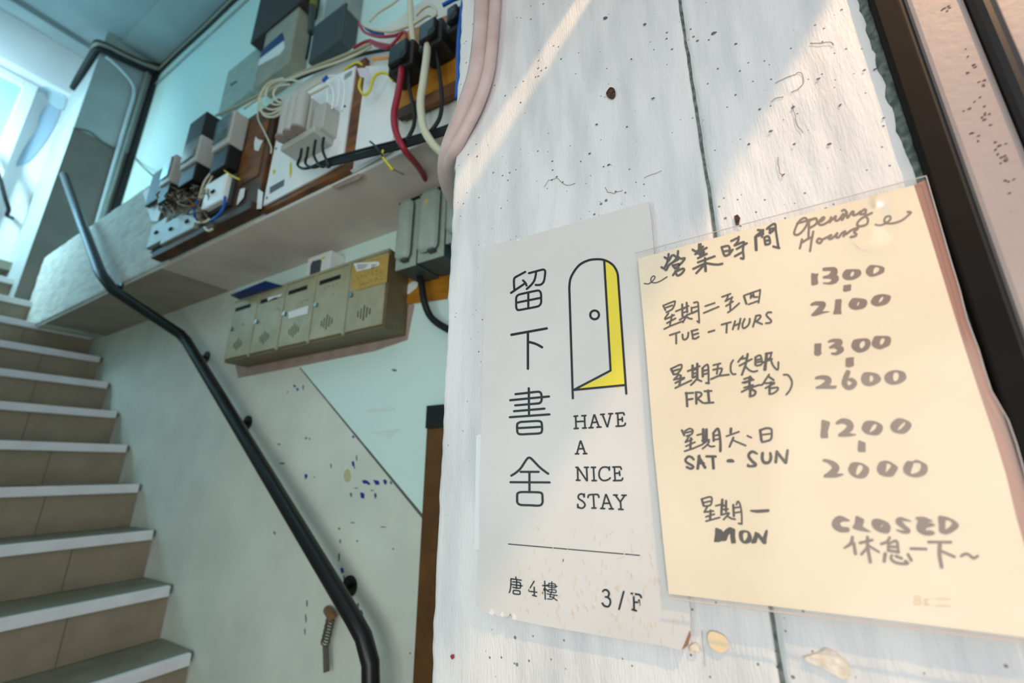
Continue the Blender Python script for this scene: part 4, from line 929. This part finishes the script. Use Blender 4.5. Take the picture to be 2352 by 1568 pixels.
# coil of spare cream cable over the white panel
cc = thing('cable_coil', 'coil of spare cream cable hanging at the top left of the white panel', 'cable', pX(640,262,.62))
for k, P in enumerate([[(656,238),(630,240),(612,225),(616,200),(640,186),(672,184),(690,190)], [(658,242),(625,252),(602,240),(600,215),(618,190),(650,180)], [(655,246),(622,262),(600,255),(596,225),(610,200)], [(652,236),(636,232),(628,214),(640,198),(665,194)], [(654,252),(630,268),(606,264),(595,240)]]):
    o = obj('turn', tube(bmesh.new(), [pX(x, y, .620-.003*k) for x, y in P], .0036, 7, 6), M['cream'], cc, True)
for P in ([(655,238),(690,216),(720,198),(748,180)], [(654,245),(695,226),(735,206),(752,196)]):
    obj('tail', tube(bmesh.new(), [pX(x, y, .612) for x, y in P], .0036, 7, 4), M['cream'], cc, True)
obj('blue_tie', tube(bmesh.new(), [pX(742,186,.612), pX(752,176,.612)], .0055, 8, 0), M['blue'], cc)
for k, (lab, P) in enumerate([('thin white wire, leftmost of four entering the fuse switch', [(738,192),(750,200),(752,235),(750,248)]), ('thin white wire, second of four entering the fuse switch', [(742,188),(762,200),(766,230),(762,250)]), ('thin white wire, third of four entering the fuse switch', [(752,176),(772,176),(780,200),(774,245)]), ('thin white wire, rightmost of four entering the fuse switch', [(756,174),(785,178),(792,210),(785,255)])]):
    cable(lab, 'panel', .0026, [(x, y, .618) for x, y in P], 'wire', 'wire', 'thin white wires into the fuse switch')
cable('thin cream wire trailing from the coil down the board edge', 'cream', .0026, [(596,225,.625),(592,268,.625),(606,300,.63),(622,335,.64),(622,352,.64)], 'wire', 'wire')
# blue leads and tangle on the meter board
cable('blue lead curling from the pale switch', 'blue', .005, [(517,452,.615),(512,480,.612),(495,500,.612),(480,508,.615)], 'wire', 'wire')
cable('blue lead dropping left of the pale switch', 'blue', .005, [(456,458,.615),(446,480,.612),(447,500,.612),(452,508,.615)], 'wire', 'wire')
cable('cream lead looping below the pale switch', 'cream', .0042, [(446,502,.610),(452,510,.608),(470,510,.608),(482,503,.610)], 'wire', 'wire')
cable('cream lead hooking down to the lower rail', 'cream', .0042, [(470,522,.612),(478,530,.612),(488,526,.612)], 'wire', 'wire')
cable('cream lead rising beside the pale switch', 'cream', .0042, [(457,460,.615),(464,432,.612),(476,408,.615),(500,384,.62),(512,396,.62)], 'wire', 'wire')
cable('second cream lead rising beside the pale switch', 'cream', .0036, [(462,460,.615),(470,436,.612),(482,415,.615),(492,398,.62)], 'wire', 'wire')
cable('yellow lead below the nearest meter', 'yel', .0035, [(528,370,.62),(520,385,.615),(515,390,.615),(530,402,.62),(550,412,.625)], 'wire', 'wire')
random.seed(31)
tg = thing('wire_tangle', 'tangle of brown wires below the far meters', 'wires', pX(410,500,.63))
for i in range(26):
    x, y = random.uniform(375,470), random.uniform(425,500)
    y = min(y, 510-(x-375)*.15)
    P = [(x, y)]
    for k in range(4): P.append((P[-1][0]+random.gauss(0,14), P[-1][1]+random.gauss(3,11)))
    obj('brown_lead', tube(bmesh.new(), [pX(max(352,min(478,u)), max(418,min(512,v)), random.uniform(.595,.63)) for u, v in P], random.uniform(.002,.0035), 6, 5), random.choice([M['brownwire'], M['brownwire'], M['brownwire'], M['creamd'], M['darkwood']]), tg, True)

# bundle along the ceiling corner, over the pillar and down the corner
def run(label, mt, r, pts, group=None, cat='cable'):
    o = obj('cable', tube(bmesh.new(), pts, r, 8, 5), M[mt], None, True); return tag(o, label, cat, group)
for k, (mt, r, dz, dx, lab) in enumerate([('rubber',.012,-.03,.0,'black cable nearest the ceiling along the top of the stair wall'), ('creamd',.011,-.055,.0,'dusty cable in the middle of the run along the top of the stair wall'), ('rubber',.010,-.08,.0,'lower black cable along the top of the stair wall')]):
    run(lab, mt, r, [(.935-dx, y, ZC-.02+dz+.006*math.sin(y*7+k)) for y in (1.6,2.0,2.4,2.8,3.2,3.6,3.9,3.955)], 'cables along the ceiling corner')
run('thin pale blue line of conduit below the ceiling cables', 'greyc', .007, [(.939, y, ZC-.22) for y in (1.6,2.4,3.2,3.94)])
for k, (mt, r, dx, lab) in enumerate([('rubber',.018,0,'thick black cable down the pillar corner'), ('grey',.012,.05,'grey conduit down the pillar corner beside the black cable'), ('upper',.012,.085,'white painted conduit down the pillar corner, left of the black cable')]):
    run(lab, mt, r, [(.925-dx, 3.95, z) for z in (3.15,2.9,2.6,2.2,1.9,1.62)] if k < 2 else [(.63,3.955,3.02),(.70,3.955,3.0),(.80,3.955,2.94),(.84,3.955,2.85),(.845,3.955,2.6),(.85,3.955,2.2),(.86,3.955,1.5)])
for k, (mt, r) in enumerate([('rubber',.022),('greyc',.018),('creamd',.014),('rubber',.012)]):
    o_ = .02*k
    run(['thick black cable sagging round the top of the pillar','grey cable over the top of the pillar','dusty cable over the top of the pillar','thin black cable over the top of the pillar'][k], mt, r, [(.93,3.945-o_*.3,3.15+o_),(.82,3.94,3.10+o_),(.70,3.94,3.07+o_),(.62,3.935,3.05+o_),(.575-o_*.3,3.96,3.03+o_),(.575,4.1,2.98+o_),(.58,4.25,2.93+o_*.6),(.588,4.38,2.90)], 'cables round the top of the pillar')
cable('black cable with a fitting hanging between the tan and grey boxes', 'rubber', .007, [(722,-20,.90),(718,40,.90),(712,90,.90),(704,135,.90)])
tag(obj('cable_fitting', tube(bmesh.new(), [pX(717,20,.895), pX(714,75,.895)], .016, 10, 0), M['darkgrey']), 'dark fitting on the hanging black cable beside the tan box', 'fitting')
tag(obj('cable_sleeve', tube(bmesh.new(), [pX(722,-15,.895), pX(719,16,.895)], .018, 10, 0), mat('olive_sleeve', (120,118,48), .6)), 'olive sleeve at the top of the hanging black cable', 'sleeve')
run('drooping wire across the grey face of the pillar', 'greyfleck', .006, [pY(x, y, 3.962) for x, y in ((168,294),(205,302),(235,325),(262,340),(280,343))], None, 'wire')
run('thin wire from the pillar corner to the far meter', 'greyfleck', .004, [pX(310,362,.948), pX(325,380,.9), pX(345,398,.70), pX(352,404,.63)], None, 'wire')

# pink painted pipe that swings round the pier edge
pp_ = thing('painted_pipe', 'pink painted pipe running down the pier and round its edge', 'pipe', (.41,.33,.30))
P = [(1117,-180,.386),(1112,-60,.386),(1108,20,.386),(1104,90,.386),(1094,170,.386),(1072,240,.386),(1046,305,.392),(1030,350,.405),(1024,392,.43),(1032,432,.47),(1050,470,.53)]
obj('pipe', tube(bmesh.new(), [pX(*p) for p in P], .0128, 14, 6), M['pink'], pp_, True)
P = [(1145,-180,.389),(1140,-60,.389),(1136,20,.389),(1131,90,.389),(1121,170,.389),(1098,240,.389),(1068,300,.391),(1044,345,.396),(1030,385,.42),(1034,430,.465)]
obj('shade_strand', tube(bmesh.new(), [pX(*p) for p in P], .0085, 12, 6), M['pink'], pp_, True)  # added thinner tube, stands in for the shaded side of the single pipe
